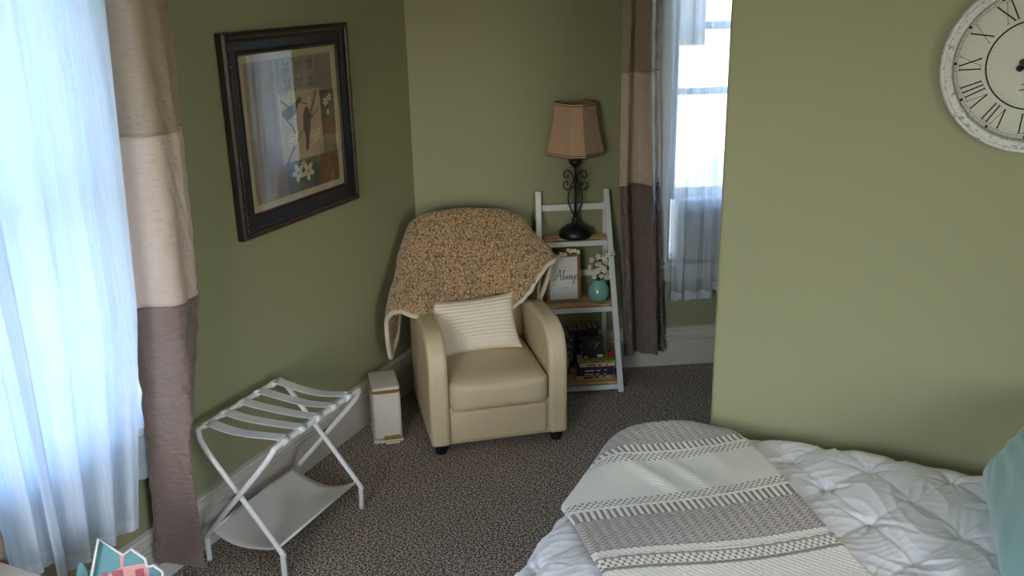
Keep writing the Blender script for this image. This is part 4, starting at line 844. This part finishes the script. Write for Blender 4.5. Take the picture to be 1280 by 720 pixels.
# ================================================================== things at the lower left
# pink and teal toy castle on a small stool
so = thing('white_stool', 'low white stool under the toy castle beside the left window', 'stool', (-2.22, 1.80, 0))
g = G(); g.box((-2.22, 1.78, .335), (.42, .34, .03), r=.01); g.obj('seat', M_white, so)
for a in (-.17, .17):
    for b in (-.13, .13): g = G(); g.box((-2.22+a, 1.78+b, .16), (.03, .03, .32)); g.obj('leg', M_white, so)
adopt(so)
tyU = Vector((.74, .673, 0)).normalized(); tyN = Vector((.673, -.74, 0)).normalized(); TZ = (EZ*cos(radians(36))-tyN*sin(radians(36))).normalized(); TN = (tyN*cos(radians(36))+EZ*sin(radians(36))).normalized(); TYO = Vector((-2.338, 1.816, .600))-TZ*.265
ty = thing('toy_castle', 'open toy castle with teal roofs and pink walls below the left window', 'toy', tuple(TYO))
M_tw = mat('toy_white', srgb(226, 228, 228), .35); M_tt = mat('toy_teal', srgb(96, 150, 156), .4); M_tp = mat('toy_pink', srgb(222, 160, 158), .45); M_td = mat('toy_rose', srgb(176, 84, 96), .5)
def TYp(a, b, c): return TYO+tyU*a+TN*b+TZ*c
outl = [(-.062, 0), (-.055, .12), (-.035, .125), (0, .265), (.070, .200), (.096, .215), (.136, .175), (.140, .150), (.160, .150), (.185, .125), (.185, 0)]
g = G(); g.tube([TYp(a, .0, z) for a, z in cat([(x, y, 0) for x, y in outl], 1) and outl], .0050, 8); g.obj('rim', M_tw, ty, True)
g = G(); g.prism([(a, z) for a, z in outl], TYO, tyU, TZ, TN, -.034, -.030); g.obj('back_wall', M_tp, ty)
for nm, pl in (('roof', [(-.034, .128), (0, .262), (.055, .210), (.055, .165)]), ('roof', [(.064, .165), (.070, .198), (.096, .212), (.134, .175), (.134, .165)]), ('roof', [(.142, .120), (.142, .148), (.160, .148), (.182, .125), (.182, .115)])):
    g = G(); g.prism(pl, TYO, tyU, TZ, TN, -.0295, -.027); g.obj(nm, M_tt, ty)
g = G(); 
for i in range(len(outl)-1): 
    a, b = outl[i], outl[i+1]; g.add([TYp(a[0], -.032, a[1]), TYp(b[0], -.032, b[1]), TYp(b[0], -.001, b[1]), TYp(a[0], -.001, a[1])], [(0, 1, 2, 3)])
g.obj('side_shell', M_tw, ty)
g = G(); g.fbox(TYO, tyU, TN, TZ, (-.058, -.029, .100), (.184, .012, .106)); g.obj('floor', M_tp, ty)
g = G(); g.fbox(TYO, tyU, TN, TZ, (-.058, -.029, 0), (.184, .012, .006)); g.obj('floor', M_tp, ty)
for a0, a1, z0, z1 in ((.0, .016, .112, .160), (.030, .062, .125, .158), (.10, .125, .115, .150), (-.05, -.02, .02, .07), (.06, .12, .02, .08)): g = G(); g.fbox(TYO, tyU, TN, TZ, (a0, -.029, z0), (a1, -.026, z1)); g.obj('wall_panel', M_td, ty)
g = G(); g.lathe([(.0001, .128), (.045, .128), (.045, .135), (.0001, .135)], TYp(.07, .0, -.03), 24); g.obj('table', M_tp, ty, True)
g = G(); g.prism([(-.085, .165), (-.085, .13), (-.045, .13), (-.045, .17), (-.062, .21), (-.075, .205)], TYO, tyU, TZ, TN, -.085, -.062); g.obj('turret', M_tt, ty, bevel=.004)
g = G(); g.tube([TYp(-.072, -.05, .0), TYp(-.072, -.05, .135), TYp(-.072, -.05, .150)], [.045, .045, .036], 28); g.obj('tower', M_tp, ty, True)
adopt(ty)
# cream side table, only a corner shows
st_ = thing('side_table', 'cream painted side table, only its rounded corner shows at the lower left', 'side table', (-2.60, 1.40, 0))
M_cream = mat('cream_paint', srgb(206, 196, 176), .4)
g = G(); g.box((-2.49, 1.43, .585), (.30, .36, .03), r=.012, seg=3); g.obj('top', M_cream, st_, auto=60)
g = G(); g.box((-2.49, 1.43, .535), (.25, .31, .07)); g.obj('apron', M_cream, st_)
for a in (-.10, .10):
    for b in (-.13, .13): g = G(); g.tube([(-2.49+a, 1.43+b, .57), (-2.49+a*1.05, 1.43+b*1.05, 0)], [.018, .012], 10); g.obj('leg', M_cream, st_)
adopt(st_)
